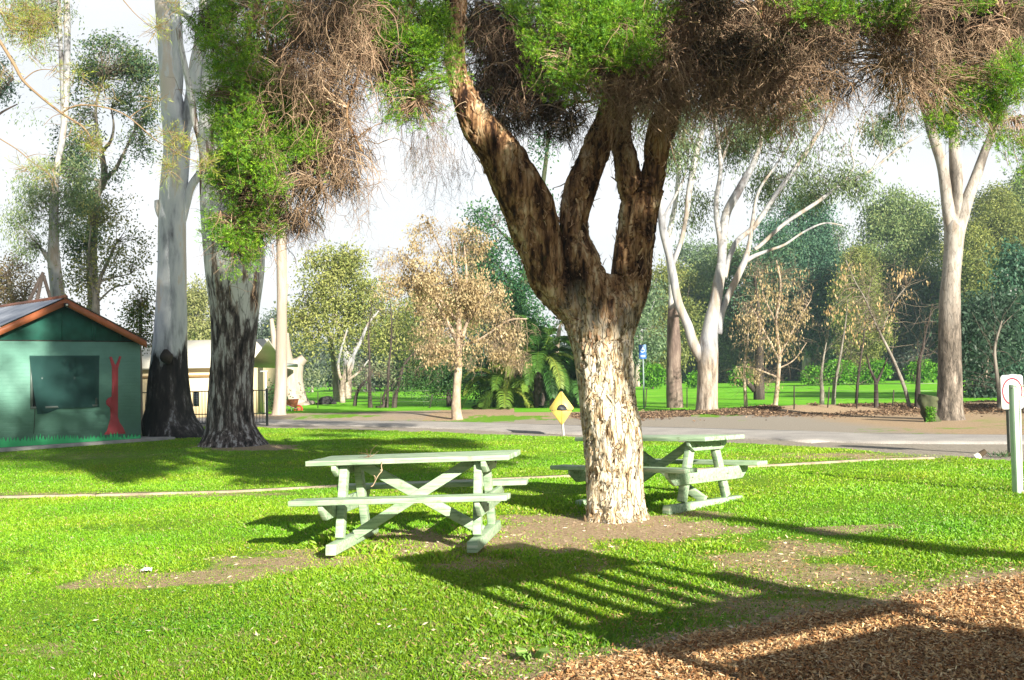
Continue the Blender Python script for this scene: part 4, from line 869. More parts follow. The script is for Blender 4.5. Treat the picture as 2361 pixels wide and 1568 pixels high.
# ================================================================== GENERIC TREE BUILDING
def limbs_px(parent, name, D, paths, mat, seg=12, amp=.05, n_=50, nodes=None, s=0):
    for p in paths:
        P = np.array([W(q[0], q[1], D + (q[3] if len(q) > 3 else 0)) for q in p]); r_ = np.array([q[2] / 2 * D / FOC for q in p])
        am = amp
        dsp = lambda V, nr, t_: am * r_.mean() * 2 * (fbm(V * (np.array([1.2, 1.2, .5]) / max(r_.mean(), .05) * .35), 3, s) + .35 * fbm(V * (np.array([6, 6, 2.]) / max(r_.mean(), .05) * .25), 2, s + 4))
        V, F = tube(P, r_, n_, seg if r_.max() > .05 else 6, dsp)
        part(name if name != "trunk" or p is paths[0] else "limb", parent, Acc().add(V, F), mat, smooth=True)
        if nodes is not None: nodes.append(crom(P, 40))
def crown(parent, D, blobs, palette, L=.14, Wd=.045, dens=1.0, per=26, sig=.22, droop=.5, nodes=None, tw=40, twc=(.16, .13, .10), name="crown", twr=.012, ratio=1.0, up=0, mat=None, gap=.02):
    """blobs (px,py,rx,ry[,dD[,amount]]): clusters of leaves through each ellipsoid, hung on twigs"""
    f_, tg = Acc(), Acc(); N = np.concatenate(nodes) if nodes else None
    for bl in blobs:
        cx_, cy_, rx, ry = bl[:4]; dd = bl[4] if len(bl) > 4 else 0; am = bl[5] if len(bl) > 5 else 1
        Db = D + dd; q = Db / FOC; A_ = rx * ry * q * q * 3.14; ncl = max(10, int(A_ * dens * am * 3.2 / (sig * sig * 1.2)))
        ncl = min(ncl, 2200); u = rdir(ncl) * (rng.random((ncl, 1)) ** (1 / 2.6)); P = W(cx_ + u[:, 0] * rx * 1.05, cy_ + u[:, 1] * ry * 1.05, Db + u[:, 2] * min(rx, ry) * q)
        wl_ = max(min(rx, ry) * q * .45, sig * 2.0); gt = fbm(P / wl_, 2, 17); P = P[gt > gap]; ncl = len(P)
        if ncl == 0: continue
        C = np.repeat(P, per, 0) + rng.normal(size=(ncl * per, 3)) * sig * np.array([1, 1, .75]); k = len(C)
        d = rdir(k) + np.array([0, 0, -droop]) ; cc = np.repeat(pal(palette, ncl, .16), per, 0) * .7 + pal(palette, k, .15) * .3
        if up: d = d + up * unit(C - np.repeat(P, per, 0))
        f_.add(*leafq(C, d, rng.uniform(.6, 1.3, k) * L, rng.uniform(.7, 1.3, k) * Wd, cc)) if k else None
        if N is not None and tw:
            m = min(ncl, tw); Q = P[rng.permutation(ncl)[:m]]; A0 = N[nearest(Q, N)]; V, F, c = connect(A0, Q, twr, twr * .3, np.array(twc) * rng.uniform(.7, 1.4, (m, 1)), 5, .12); tg.add(V, F, c)
    o = part(name, parent, f_, mat or LEAF)
    if tg.n: part("twig_sprays", parent, tg, TWIG)
    return o
def stems(parent, C, n_each, L, r_, palette, nm="twig_sprays", grav=.0, up=.6, curl=.25, k=6, nd=None):
    C = np.repeat(C, n_each, 0); m = len(C); V, F, c, E1 = strands(C, rdir(m) + [0, 0, up], rng.uniform(.5, 1.2, m) * L, r_, k, grav, curl, pal(palette, m)); 
    a = Acc().add(V, F, c); V, F, c, E2 = strands(C + (E1 - C) * rng.uniform(.3, .8, (m, 1)), rdir(m) + [0, 0, up * .5], rng.uniform(.3, .7, m) * L * .7, r_ * .6, 5, grav, curl, pal(palette, m)); a.add(V, F, c)
    part(nm, parent, a, TWIG); return np.concatenate([E1, E2])
def gtree(name, label, cat, px, py, paths, mat, group=None, **kw):
    b_ = G(px, py); o = thing(name, label, cat, b_, group); nd = []; limbs_px(o, "trunk", b_[1] + kw.get('off', 0), paths, mat, nodes=nd, amp=kw.get('amp', .05), seg=kw.get('seg', 12), n_=kw.get('n_', 50), s=kw.get('s', 0))
    return o, b_[1], nd
GA = G(406, 1008); GB = G(535, 1026)
# ---- the two big river gums beside the shed
o, D, nd = gtree("river_gum", "tall smooth grey gum with a black scorched base, right beside the green shed", "tree", 406, 1008,
 [[(404, 1018, 160), (402, 1003, 134), (395, 975, 112), (390, 943, 104), (388, 877, 90), (391, 811, 79), (396, 660, 68), (397, 496, 62), (404, 400, 62), (408, 331, 60), (400, 260, 54), (392, 199, 44), (380, 66, 38), (375, 0, 38), (372, -120, 34), (380, -400, 26)],
  [(408, 330, 44), (425, 290, 34), (440, 240, 32), (453, 150, 31), (468, 70, 27), (472, 0, 25), (480, -200, 20)],
  [(398, 250, 34), (408, 180, 28), (408, 66, 26), (402, -20, 22), (415, -200, 16)],
  [(398, 560, 18), (414, 520, 24), (428, 470, 22), (441, 430, 20), (463, 398, 19)],
  [(388, 515, 10), (375, 500, 20), (366, 480, 18), (361, 462, 10)],
  [(360, 1006, 60), (352, 975, 50), (362, 930, 40), (372, 880, 26)], [(440, 1006, 56), (432, 985, 48), (424, 945, 40), (418, 900, 26)]], M_GUMA, "big river gums beside the shed", amp=.045, seg=28, n_=110, s=3)
crown(o, D, [(380, -330, 200, 120), (480, -260, 140, 90), (240, -380, 150, 80)], P_BLUE, L=.16, Wd=.05, dens=.5, nodes=nd, sig=.4, per=30)
part("bark_scar", o, Acc().add(*tube([W(390, 838, D - .52), W(384, 823, D - .50), W(382, 806, D - .47)], [.06, .17, .05], 14, 14)), M_DARKB, smooth=True)
o, D, nd = gtree("river_gum", "massive rough-barked gum with white peeling patches, second trunk right of the shed", "tree", 535, 1026,
 [[(536, 1040, 190), (535, 1024, 158), (533, 990, 120), (532, 960, 110), (532, 927, 105), (534, 877, 102), (538, 811, 102), (542, 720, 112), (543, 634, 134), (541, 570, 138), (538, 500, 124)],
  [(510, 560, 86), (492, 480, 60), (485, 380, 50), (482, 300, 46), (482, 220, 42), (488, 121, 36), (492, 40, 34), (496, -60, 30), (500, -300, 22)],
  [(560, 560, 90), (560, 460, 80), (545, 330, 60), (530, 220, 48), (525, 121, 42), (522, 20, 38), (530, -200, 28)],
  [(481, 400, 26), (472, 357, 24), (463, 318, 20), (450, 281, 16), (437, 205, 15), (424, 140, 13), (410, 66, 10)],
  [(484, 180, 22), (476, 128, 20), (465, 95, 16), (446, 55, 14), (420, 30, 12), (398, 22, 10), (378, -5, 8)],
  [(476, 352, 26), (484, 320, 18), (487, 280, 14), (486, 240, 10)],
  [(482, 560, 20), (472, 548, 8), (466, 536, 6), (458, 531, 5)]], M_GUMB, "big river gums beside the shed", amp=.05, seg=28, n_=110, s=9)
crown(o, D, [(520, -300, 240, 120), (650, -200, 120, 90), (400, -200, 120, 80)], P_BLUE, L=.16, Wd=.05, dens=.5, nodes=nd, sig=.4, per=30)
# ---- right: grey gum with a mossy stump
o, D, nd = gtree("grey_gum", "lone three-stemmed gum with a dark rough base on the bare verge at right", "tree", 2190, 968,
 [[(2190, 982, 84), (2189, 966, 68), (2189, 940, 58), (2190, 899, 54), (2190, 800, 50), (2190, 700, 46), (2194, 634, 41), (2198, 580, 42), (2201, 529, 46), (2203, 510, 40)],
  [(2198, 545, 36), (2186, 480, 28), (2180, 430, 25), (2172, 380, 24), (2160, 340, 23), (2143, 287, 21), (2128, 230, 18), (2115, 150, 14)],
  [(2203, 540, 30), (2207, 480, 22), (2206, 420, 28), (2203, 380, 27), (2200, 330, 24), (2198, 220, 19), (2190, 100, 16), (2180, -60, 12)],
  [(2204, 545, 36), (2222, 485, 30), (2238, 440, 25), (2254, 397, 23), (2270, 350, 20), (2287, 309, 18), (2300, 240, 15), (2330, 100, 11)]], M_GUMR, amp=.05, seg=24, n_=90, s=5)
crown(o, D, [(2120, 60, 120, 80), (2230, 0, 150, 90), (2330, 60, 80, 90), (2200, 180, 50, 40, 0, .3)], P_BLUE, L=.13, Wd=.035, dens=.5, nodes=nd, sig=.3)
so_ = G(2142, 972); a = Acc(); st = so_[1]
a.add(*tube([W(2150, 978, st), W(2143, 955, st), W(2138, 930, st), (W(2141, 912, st))], [.20, .19, .24, .21], 34, 28, lambda V, nr, t_: .09 * fbm(V * 5, 3, 2) + .03 * fbm(V * 16, 2, 3)))
solo("mossy_stump", "short dark mossy stump against the foot of the lone gum at right", "stump", a, M_MOSS, so_, smooth=True)
a = Acc(); C_ = W(rng.uniform(2136, 2156, 300), rng.uniform(938, 972, 300), st - .28) ; a.add(*leafq(C_, rdir(300), .06, .03, pal(P_BUSH, 300)))
solo("ivy", "small patch of green ivy climbing the mossy stump", "ivy", a, LEAF, so_ + [0, -.22, 0])
# ---- centre right: spreading white gum
o, D, nd = gtree("white_gum", "spreading pale gum forked low into several white limbs, centre right", "tree", 1630, 948,
 [[(1630, 960, 72), (1630, 946, 54), (1631, 900, 48), (1632, 860, 47), (1632, 817, 47), (1634, 786, 42), (1642, 729, 32), (1651, 690, 28), (1657, 650, 27), (1665, 610, 26)],
  [(1624, 830, 34), (1600, 795, 25), (1586, 751, 22), (1564, 698, 20), (1553, 641, 19), (1545, 597, 18), (1529, 531, 18), (1523, 473, 14), (1518, 380, 10), (1505, 280, 8)],
  [(1549, 610, 16), (1562, 580, 12), (1571, 553, 10), (1582, 500, 11), (1589, 442, 14), (1602, 368, 15), (1615, 315, 13), (1630, 230, 10), (1650, 120, 8)],
  [(1527, 520, 8), (1536, 490, 6), (1558, 450, 6), (1580, 400, 5), (1590, 340, 4)],
  [(1665, 610, 20), (1661, 553, 15), (1652, 500, 12), (1652, 456, 11), (1661, 400, 10), (1659, 350, 9), (1652, 300, 9), (1645, 200, 7)],
  [(1661, 380, 7), (1680, 330, 6), (1700, 290, 6), (1720, 240, 5)],
  [(1663, 620, 22), (1668, 535, 20), (1677, 487, 20), (1699, 447, 20), (1721, 407, 17), (1739, 372, 13), (1755, 320, 11), (1770, 240, 9), (1790, 140, 7)],
  [(1670, 640, 14), (1680, 600, 13), (1699, 557, 12), (1739, 522, 12), (1778, 465, 11), (1809, 420, 11), (1844, 372, 11), (1888, 306, 9), (1930, 240, 6)],
  [(1655, 770, 20), (1662, 730, 16), (1672, 698, 16), (1699, 641, 16), (1717, 601, 15), (1728, 560, 10), (1735, 510, 9), (1750, 440, 7), (1790, 380, 5), (1830, 320, 4)],
  [(1716, 604, 12), (1740, 590, 10), (1774, 577, 7), (1809, 564, 6), (1853, 535, 5), (1900, 515, 4), (1945, 520, 3)],
  [(1740, 575, 9), (1755, 564, 9), (1810, 515, 9), (1883, 467, 9), (1936, 428, 8), (2007, 393, 6), (2069, 344, 5), (2126, 309, 4)],
  [(1940, 426, 5), (1968, 385, 4), (1962, 345, 3), (1975, 300, 3), (1990, 260, 2)], [(1968, 385, 3), (1995, 372, 3), (1996, 362, 2), (1975, 352, 2)], [(2010, 392, 3), (2030, 350, 3), (2040, 300, 2)], [(2070, 344, 3), (2090, 330, 2), (2115, 300, 2)]],
 M_GUMC, amp=.04, seg=16, n_=70, s=1)
crown(o, D, [(1560, 330, 60, 70, 0, .5), (1610, 260, 70, 60, 0, .5), (1690, 330, 60, 60, 2, .5), (1740, 260, 90, 70, 0, .6), (1830, 300, 60, 50, 0, .4), (1600, 480, 45, 60, 1, .3), (1770, 420, 50, 60, 2, .45), (1850, 440, 60, 50, 2, .6), (1890, 360, 60, 50, 0, .25), (1500, 260, 60, 60, 0, .5), (1950, 420, 30, 30, 0, .5), (1990, 440, 20, 30, 0, .5), (2000, 400, 30, 15, 0, .3), (2040, 320, 40, 30, 0, .3), (2020, 300, 35, 25, 0, .4)],
      [(.13, .20, .10), (.18, .25, .11), (.09, .15, .08), (.24, .28, .12)], L=.15, Wd=.042, dens=2.6, nodes=nd, sig=.28, per=38, droop=1.3, tw=22)
o, D, nd = gtree("rough_barked_gum", "brown rough trunk turning white above, just behind the spreading white gum", "tree", 1556, 942,
 [[(1556, 952, 52), (1556, 940, 41), (1555, 900, 38), (1554, 850, 34), (1554, 800, 32), (1552, 740, 27), (1551, 690, 20), (1548, 640, 16), (1540, 560, 13), (1560, 450, 10), (1570, 300, 8)]],
 barkmat("two_tone_bark", [(.3, (.5, .5, .5)), (.6, (.66, .64, .6))], scale=2, low=[(.3, (.07, .05, .045)), (.5, (.17, .125, .105)), (.7, (.30, .24, .20))], z0=3.9, z1=4.2, wob=.35, bump=.8), amp=.06, s=8, off=1)

# ================================================================== MIDDLE DISTANCE
# brown-leaved tree with a pale trunk, centre
def ells(lst): return lst
b_ = G(1053, 967); o = thing("brown_leaved_tree", "small tree hung with dry brown leaves, tan trunk beside the road left of the palms", "tree", b_); D = b_[1]; nd = []
limbs_px(o, "trunk", D, [[(1055, 978, 40), (1054, 965, 27), (1052, 940, 23), (1053, 900, 19), (1056, 860, 18), (1057, 817, 17), (1058, 760, 14), (1056, 700, 11), (1050, 620, 8), (1040, 540, 4)],
  [(1057, 800, 12), (1080, 740, 8), (1110, 690, 6), (1140, 670, 3)], [(1056, 790, 10), (1020, 720, 8), (980, 650, 6), (940, 600, 3)], [(1055, 730, 8), (1075, 650, 6), (1070, 560, 3)],
  [(1056, 800, 8), (1110, 780, 6), (1170, 740, 4), (1215, 735, 3)], [(1054, 740, 8), (1000, 680, 5), (930, 660, 3)], [(1052, 640, 6), (1010, 560, 4), (985, 505, 2)]], M_TAN, nodes=nd, amp=.06, seg=14, s=2)
BC = [(1060, 640, 75, 90), (1000, 620, 85, 80), (930, 650, 65, 60, 0, .7), (1100, 740, 75, 60), (1020, 740, 75, 65), (1150, 800, 60, 45, 0, .7), (1060, 810, 85, 40), (1180, 760, 50, 50, 0, .35), (985, 790, 35, 55, 0, .6), (1120, 690, 55, 55), (1075, 560, 60, 50, 0, .8), (1000, 540, 70, 50, 0, .3), (1195, 830, 30, 30, 0, .3), (900, 600, 40, 35, 0, .25)]
crown(o, D, BC, P_DEAD, L=.10, Wd=.05, dens=.85, per=12, sig=.11, droop=1.8, nodes=nd, tw=60, twc=(.30, .23, .15), name="dry_leaves", twr=.010, gap=.22)
C_ = np.concatenate([inell(q[0], q[1], q[2], q[3], D, 60) for q in BC]); stems(o, C_, 2, .55, .005, [(.34, .26, .18), (.22, .16, .11)], up=-.3, grav=.2)

# yellow-green tree behind the saplings, with white-barked companion
b_ = G(772, 926); o = thing("dark_stemmed_tree", "bare dark-trunked tree in front of the yellow-green gum", "tree", b_); nd = []; D = b_[1]
limbs_px(o, "trunk", D, [[(784, 945, 26), (778, 930, 19), (774, 883, 15), (767, 817, 13), (757, 767, 11), (748, 725, 9), (744, 700, 6), (735, 640, 4)],
   [(748, 728, 7), (765, 705, 6), (790, 690, 5), (815, 660, 3), (840, 600, 2)], [(770, 820, 7), (760, 800, 5), (790, 760, 4), (820, 700, 2)], [(752, 740, 6), (735, 720, 4), (715, 690, 3), (700, 660, 2)], [(784, 930, 10), (792, 890, 8), (800, 850, 5), (815, 800, 3)]], M_GREYB, nodes=nd, amp=.08)
stems(o, np.concatenate(nd)[20:][::3], 2, 1.3, .012, [(.16, .13, .10), (.10, .08, .07)], up=.5)
def behind(name, label, cat, px, py, D, paths, mat, blobs, palette, group=None, **kw):
    b_ = W(px, py, D); b_[2] = float(h(b_[0], b_[1])); o = thing(name, label, cat, b_, group); nd = []
    paths = [[(paths[0][0][0], (CY + (CAMH - b_[2]) * FOC / D + 76 + 0), paths[0][0][2])] + paths[0]] + paths[1:]
    limbs_px(o, "trunk", D, paths, mat, nodes=nd, amp=.05, n_=30, seg=10); crown(o, D, blobs, palette, nodes=nd, **kw); return o
behind("yellow_green_gum", "rounded yellow-green gum at the edge of the field, left of the brown-leaved tree", "tree", 800, 890, 58,
  [[(800, 860, 20), (795, 800, 16), (770, 720, 12), (760, 650, 6)], [(800, 840, 12), (840, 760, 10), (874, 717, 6)], [(795, 800, 12), (720, 740, 8), (700, 680, 4)]], M_GUMC,
  [(760, 620, 55, 50), (800, 600, 35, 35), (720, 650, 40, 50), (770, 690, 80, 60), (840, 690, 60, 60), (700, 730, 45, 50), (760, 760, 90, 50, 0, .7), (850, 760, 60, 60, 0, .6), (900, 700, 50, 60, 0, .5), (690, 800, 50, 40, 0, .6), (830, 640, 40, 50, 0, .8), (900, 790, 60, 50, 0, .4)],
  [(.24, .27, .07), (.32, .34, .10), (.16, .22, .06), (.40, .40, .14)], L=.21, Wd=.09, dens=1.9, sig=.42, per=30, gap=.05)
for q, px_ in enumerate((690, 850, 930)):
    behind("grey_green_shrub", ("pale grey-green shrub beyond the field, %s") % ("behind the old pollarded trunk", "behind the middle of the leafless saplings", "nearest the dark evergreen bush")[q], "shrub", px_, 893, 80 + 6 * q,
      [[(px_, 875, 9), (px_ - 4, 850, 6)]], M_GREYB, [(px_, 868, 55, 26), (px_ - 30, 850, 34, 30), (px_ + 30, 855, 40, 26)], [(.20, .24, .12), (.28, .30, .18), (.15, .19, .10)], L=.3, Wd=.13, dens=.8, sig=.6, group="pale shrubs beyond the field")
SAPL = [([(818, 936, 9), (822, 910, 8), (830, 893, 6), (848, 872, 4), (860, 850, 2)], "short leaning leafless sapling, leftmost of the row before the field"),
 ([(854, 940, 12), (853, 920, 9), (852, 870, 6), (852, 820, 5), (850, 760, 3), (858, 700, 2)], "straight leafless sapling beside a broken crooked stump"),
 ([(892, 940, 8), (894, 900, 6), (896, 850, 6), (901, 800, 4), (903, 740, 3), (898, 680, 1.5)], "thin upright leafless sapling with a fence stake close on its right"),
 ([(909, 940, 12), (913, 910, 10), (917, 893, 8), (928, 850, 7), (940, 830, 6), (955, 815, 4), (985, 800, 2)], "dark leafless sapling leaning right, just left of the evergreen bush")]
for P_, lb in SAPL:
    b_ = G(P_[0][0], P_[0][1]); o = thing("bare_sapling", lb, "sapling", b_, "leafless saplings before the field"); nd = []
    P_ = [(P_[0][0], P_[0][1] + 6, P_[0][2] * 1.3)] + P_
    limbs_px(o, "trunk", b_[1], [P_], M_DARKB, nodes=nd, amp=.08, seg=8); E_ = stems(o, np.concatenate(nd)[12:][::2], 2, 1.5, .011, [(.09, .07, .06), (.15, .12, .10)], up=.5, curl=.2)
    crown(o, b_[1], [(P_[-1][0], P_[-1][1] + 20, 40, 60, 0, .05)], P_DEAD, L=.09, Wd=.05, dens=1, sig=.3, per=6, nodes=None, name="last_leaves")
b_ = G(884, 940); a = Acc(); a.add(*tube([W(q[0], q[1], b_[1]) for q in [(866, 938), (876, 940), (886, 934), (884, 918), (888, 905), (895, 892)]], [.05, .09, .10, .07, .05, .01], 30, 8)); solo("broken_stump", "low crooked dead stump between two leafless saplings", "stump", a, M_DARKB, b_, smooth=True)
# white-barked shrub behind them
behind("white_barked_tree", "slender tree with several white stems behind the leafless saplings", "tree", 785, 905, 50,
  [[(790, 890, 14), (800, 850, 10), (830, 790, 8), (850, 745, 6), (874, 717, 4)], [(790, 880, 10), (810, 850, 8), (818, 800, 5)], [(792, 890, 8), (780, 840, 6), (800, 760, 4)], [(795, 880, 8), (825, 860, 5), (850, 830, 3)]], M_GUMC,
  [(860, 720, 40, 40, 0, .3), (800, 830, 50, 40, 0, .2)], P_OLV, L=.16, Wd=.07, dens=.6, sig=.4)
# dark evergreen bush
b_ = G(1036, 938); o = thing("evergreen_bush", "dark green dense bush directly left of the brown-leaved tree's trunk", "bush", b_); nd = []; D = b_[1] + .5
limbs_px(o, "trunk", D, [[(1036, 946, 14), (1035, 920, 12), (1030, 880, 9), (1000, 840, 5)], [(1034, 910, 8), (1040, 860, 6), (1050, 830, 4)]], M_DARKB, nodes=nd)
crown(o, D, [(990, 850, 55, 45), (960, 885, 35, 35, 0, .7), (1020, 880, 45, 45), (1050, 850, 45, 55), (1020, 820, 60, 35), (1070, 890, 40, 40, 0, .7), (1000, 910, 30, 25, 0, .35)], P_DKG + [(.10, .19, .04)], L=.09, Wd=.05, dens=1.6, sig=.22, per=34, nodes=nd)
# big dark green tree behind the palms
behind("mossy_trunk_tree", "tall dark green tree with a mossy leaning trunk behind the palms", "tree", 1185, 900, 52,
  [[(1185, 800, 26), (1190, 726, 24), (1197, 680, 24), (1212, 640, 22), (1222, 590, 18), (1240, 500, 12), (1260, 360, 9), (1262, 300, 7)], [(1198, 680, 10), (1170, 640, 8), (1130, 600, 5)], [(1220, 600, 10), (1180, 560, 7), (1140, 520, 4)]], M_MOSS,
  [(1130, 550, 60, 55, 0, .6), (1100, 620, 45, 60, 0, .7), (1160, 620, 50, 60, 0, .7), (1110, 500, 40, 35, 0, .4), (1140, 690, 60, 50), (1190, 700, 60, 60), (1080, 580, 40, 40, 0, .4), (1220, 620, 40, 60, 0, .5), (1180, 500, 40, 50, 0, .4), (1240, 470, 35, 40, 0, .3), (1265, 350, 35, 40, 0, .35), (1200, 760, 80, 50)],
  [(.03, .11, .05), (.05, .15, .05), (.09, .20, .05), (.04, .12, .08)], L=.18, Wd=.09, dens=1.7, sig=.38, per=34, gap=.05)
# palms
def palm(px, py, hub, nfr, Lf, label, trunkw, skew=0, seed=1, low=.0, pal_=P_PALM):
    r = np.random.default_rng(seed); b_ = G(px, py); D = b_[1]; o = thing("palm", label, "palm", b_, "feather palms by the parking sign"); hb = W(hub[0], hub[1], D)
    V, F = tube([b_ - [0, 0, .1], (b_ + hb) / 2, hb], [trunkw, trunkw * .9, trunkw], 30, 16, lambda V, nr, t_: .05 * fbm(V * 9, 2, 3)); part("trunk", o, Acc().add(V, F), M_DARKB, smooth=True)
    for k in range(nfr):
        az = k * 2.399 + r.uniform(-.3, .3); el = r.uniform(low, 1.35); L = Lf * r.uniform(.8, 1.1); n_ = 15
        d = np.array([math.cos(az) * math.cos(el), math.sin(az) * math.cos(el), math.sin(el)]); P = [hb + d * .1]
        for q in range(n_): d = unit(d + np.array([0, 0, -.055 - .06 * math.cos(el)]) * (1 + q * .12)); P.append(P[-1] + d * L / n_)
        P = np.array(P); P[:, 2] = np.maximum(P[:, 2], .06); a = Acc(); T = unit(np.gradient(P, axis=0)); c0 = np.array(pal_[r.integers(0, len(pal_))])
        a.add(*tube(P, np.linspace(.028, .004, len(P)), None, 4), c0 * [1.6, 1.2, 1])
        m = 46; tt = np.linspace(1.2, n_ - .2, m); i0 = tt.astype(int); f = (tt - i0)[:, None]; C = P[i0] * (1 - f) + P[i0 + 1] * f; tg = T[i0]
        sd = unit(np.cross(tg, [0, 0, 1.])); upv = np.cross(sd, tg)
        for s in (-1, 1):
            ld = sd * s * .8 + tg * .62 + upv * .25 + r.normal(0, .07, (m, 3)); Ll = .46 * np.sin(np.clip((tt / n_) * 2.6 + .35, 0, 3.0)) + .1
            mid = C + unit(ld) * Ll[:, None] * .55; tip = C + unit(ld + [0, 0, -.35]) * Ll[:, None]; wv_ = tg * .026
            V = np.stack([C - wv_ * .5, C + wv_ * .5, mid + wv_, tip, mid - wv_], 1).reshape(-1, 3); a.add(V, np.arange(5 * m).reshape(m, 5), np.repeat((c0 * r.uniform(.75, 1.3, (m, 1))), 5, 0))
        part("frond", o, a, LEAF)
    return o
palm(1246, 940, (1244, 835), 34, 2.6, "taller feather palm with upright fronds behind the speed-hump sign", .30, seed=2, low=.1)
palm(1165, 941, (1165, 905), 22, 2.3, "low sprawling feather palm with yellow-green arching fronds", .22, seed=5, low=-.05, pal_=[(.16, .27, .04), (.26, .34, .06), (.10, .20, .03)])
palm(1320, 938, (1322, 880), 20, 2.3, "dark young feather palm just left of the paperbark trunk", .22, seed=9, low=.0, pal_=[(.04, .12, .03), (.07, .17, .04)])
b_ = G(1281, 934); b_[1] -= 0; a = Acc(); D = b_[1] - .4; a.add(*tube([W(q[0], q[1], D) for q in [(1274, 938), (1277, 900), (1281, 847), (1284, 800), (1289, 765), (1293, 742)]], [.16, .13, .12, .11, .08, .03], 40, 12, lambda V, nr, t_: .02 * fbm(V * 6, 2, 1)))
solo("dead_tree", "leaning pale dead trunk standing among the palms", "dead tree", a, M_TAN, b_, smooth=True)

behind("dark_shrub", "spreading dark leafy shrub filling in behind the palms", "shrub", 1200, 930, 49, [[(1200, 910, 10), (1198, 880, 6)]], M_DARKB,
  [(1110, 850, 50, 50), (1170, 830, 55, 60), (1230, 800, 55, 70), (1290, 830, 50, 70), (1130, 900, 50, 35), (1220, 890, 60, 40), (1300, 900, 50, 40)], P_DKG, L=.16, Wd=.08, dens=1.2, sig=.3, per=30)
# pale trunk, pollarded trunk, wheelbarrow, heap
o, D, nd = gtree("pale_trunk_tree", "straight bare pale trunk rising past the dark foliage, left of the wheelbarrow", "tree", 644, 957,
 [[(644, 966, 54), (643, 955, 36), (645, 930, 30), (648, 880, 27), (649, 800, 26), (650, 700, 24), (650, 620, 24), (648, 520, 22), (646, 400, 20), (640, 200, 18)], [(654, 700, 16), (660, 672, 7), (664, 655, 5)]], M_PALE, amp=.04, seg=18, n_=70)
o, D, nd = gtree("pollarded_tree", "huge old pollarded trunk with cut-off grey limbs behind the pale trunk", "tree", 672, 934,
 [[(676, 945, 108), (672, 930, 82), (670, 900, 64), (668, 870, 54), (668, 845, 54), (668, 830, 44)],
  [(655, 852, 34), (635, 845, 34), (612, 835, 28), (598, 822, 20)], [(612, 838, 18), (608, 815, 13), (611, 800, 11)], [(663, 845, 30), (658, 800, 22), (657, 768, 17)], [(650, 850, 24), (636, 815, 20), (632, 780, 15), (626, 735, 9)], [(672, 845, 34), (688, 838, 26), (702, 826, 20)]], M_PALE, amp=.09, seg=20, n_=50, s=4)
b_ = G(676, 947); D = b_[1]
o = thing("wheelbarrow", "rusty wheelbarrow parked by the pale trunk, red wheel to the right", "wheelbarrow", b_)
sc_ = D / FOC
Wb = lambda px, py, dd=0: W(px, py, D + dd)
RUST = flat("rusty_tray", (.30, .105, .05), .8, noise=.35, scale=8); a = Acc()
tp = [Wb(652, 922, -.28), Wb(689, 920, -.22), Wb(689, 920, .22), Wb(652, 922, .28)]; bt = [Wb(658, 935, -.16), Wb(684, 940, -.14), Wb(684, 940, .14), Wb(658, 935, .16)]
V = np.array(tp + bt); Vi = V.copy(); c_ = V.mean(0); Vi = c_ + (V - c_) * .95 + [0, 0, .02]
a.add(np.vstack([V, Vi]), np.array([[4, 5, 6, 7], [0, 4, 7, 3], [0, 1, 5, 4], [1, 2, 6, 5], [2, 3, 7, 6], [15, 14, 13, 12], [11, 15, 12, 8], [12, 13, 9, 8], [13, 14, 10, 9], [14, 15, 11, 10], [0, 8, 9, 1], [1, 9, 10, 2], [2, 10, 11, 3], [3, 11, 8, 0]])); part("tray", o, a, RUST)
w0 = Wb(688, 945); V, F = tube([w0 + [math.cos(q) * .17, 0, math.sin(q) * .17 + .02] for q in np.linspace(0, 2 * np.pi, 25)], [.04] * 25, None, 8, cap=False)
wh = part("wheel", o, Acc().add(V, F), flat("red_wheel", (.50, .06, .04), .6), smooth=True); V, F = tube([w0 + [0, -.035, .02], w0 + [0, .035, .02]], [.10, .10], 2, 14); part("hub", wh, Acc().add(V, F), flat("red_hub", (.55, .10, .07), .5))
for s in (-1, 1):
    a = Acc(); a.add(*tube([w0 + [0, s * .05, .02], Wb(676, 940, s * .14), Wb(655, 931, s * .22), Wb(640, 922, s * .28)], [.016] * 4, 12, 6)); part("handle", o, a, M_BOLT)
    a = Acc(); a.add(*tube([Wb(663, 937, s * .18), Wb(664, 950, s * .2), Wb(671, 951, s * .2), Wb(672, 940, s * .16)], [.013] * 4, 16, 6)); part("leg", o, a, M_BOLT)
b_ = G(753, 932); D = b_[1]; r = np.random.default_rng(1); th, ph = np.meshgrid(np.linspace(0, 2 * np.pi, 40), np.linspace(0, np.pi / 2, 16))
P = np.stack([np.cos(th) * np.cos(ph) * .52, np.sin(th) * np.cos(ph) * .5, np.sin(ph) * .48], -1); P *= (1 + .22 * fbm(P * 4, 3, 5) + .12 * fbm(P * 12, 2, 8))[..., None]; P = P + b_ + [0, 0, -.04]
i = np.arange(15)[:, None] * 40 + np.arange(39)[None]; a = Acc(); a.add(P.reshape(-1, 3), np.stack([i, i + 1, i + 41, i + 40], -1).reshape(-1, 4))
solo("burnt_heap", "dark rounded heap of burnt roots on the verge beside a dark trunk", "heap", a, flat("charred_wood", (.03, .028, .03), .9, noise=.6, scale=12, bump=1, bscale=20), b_, smooth=True)

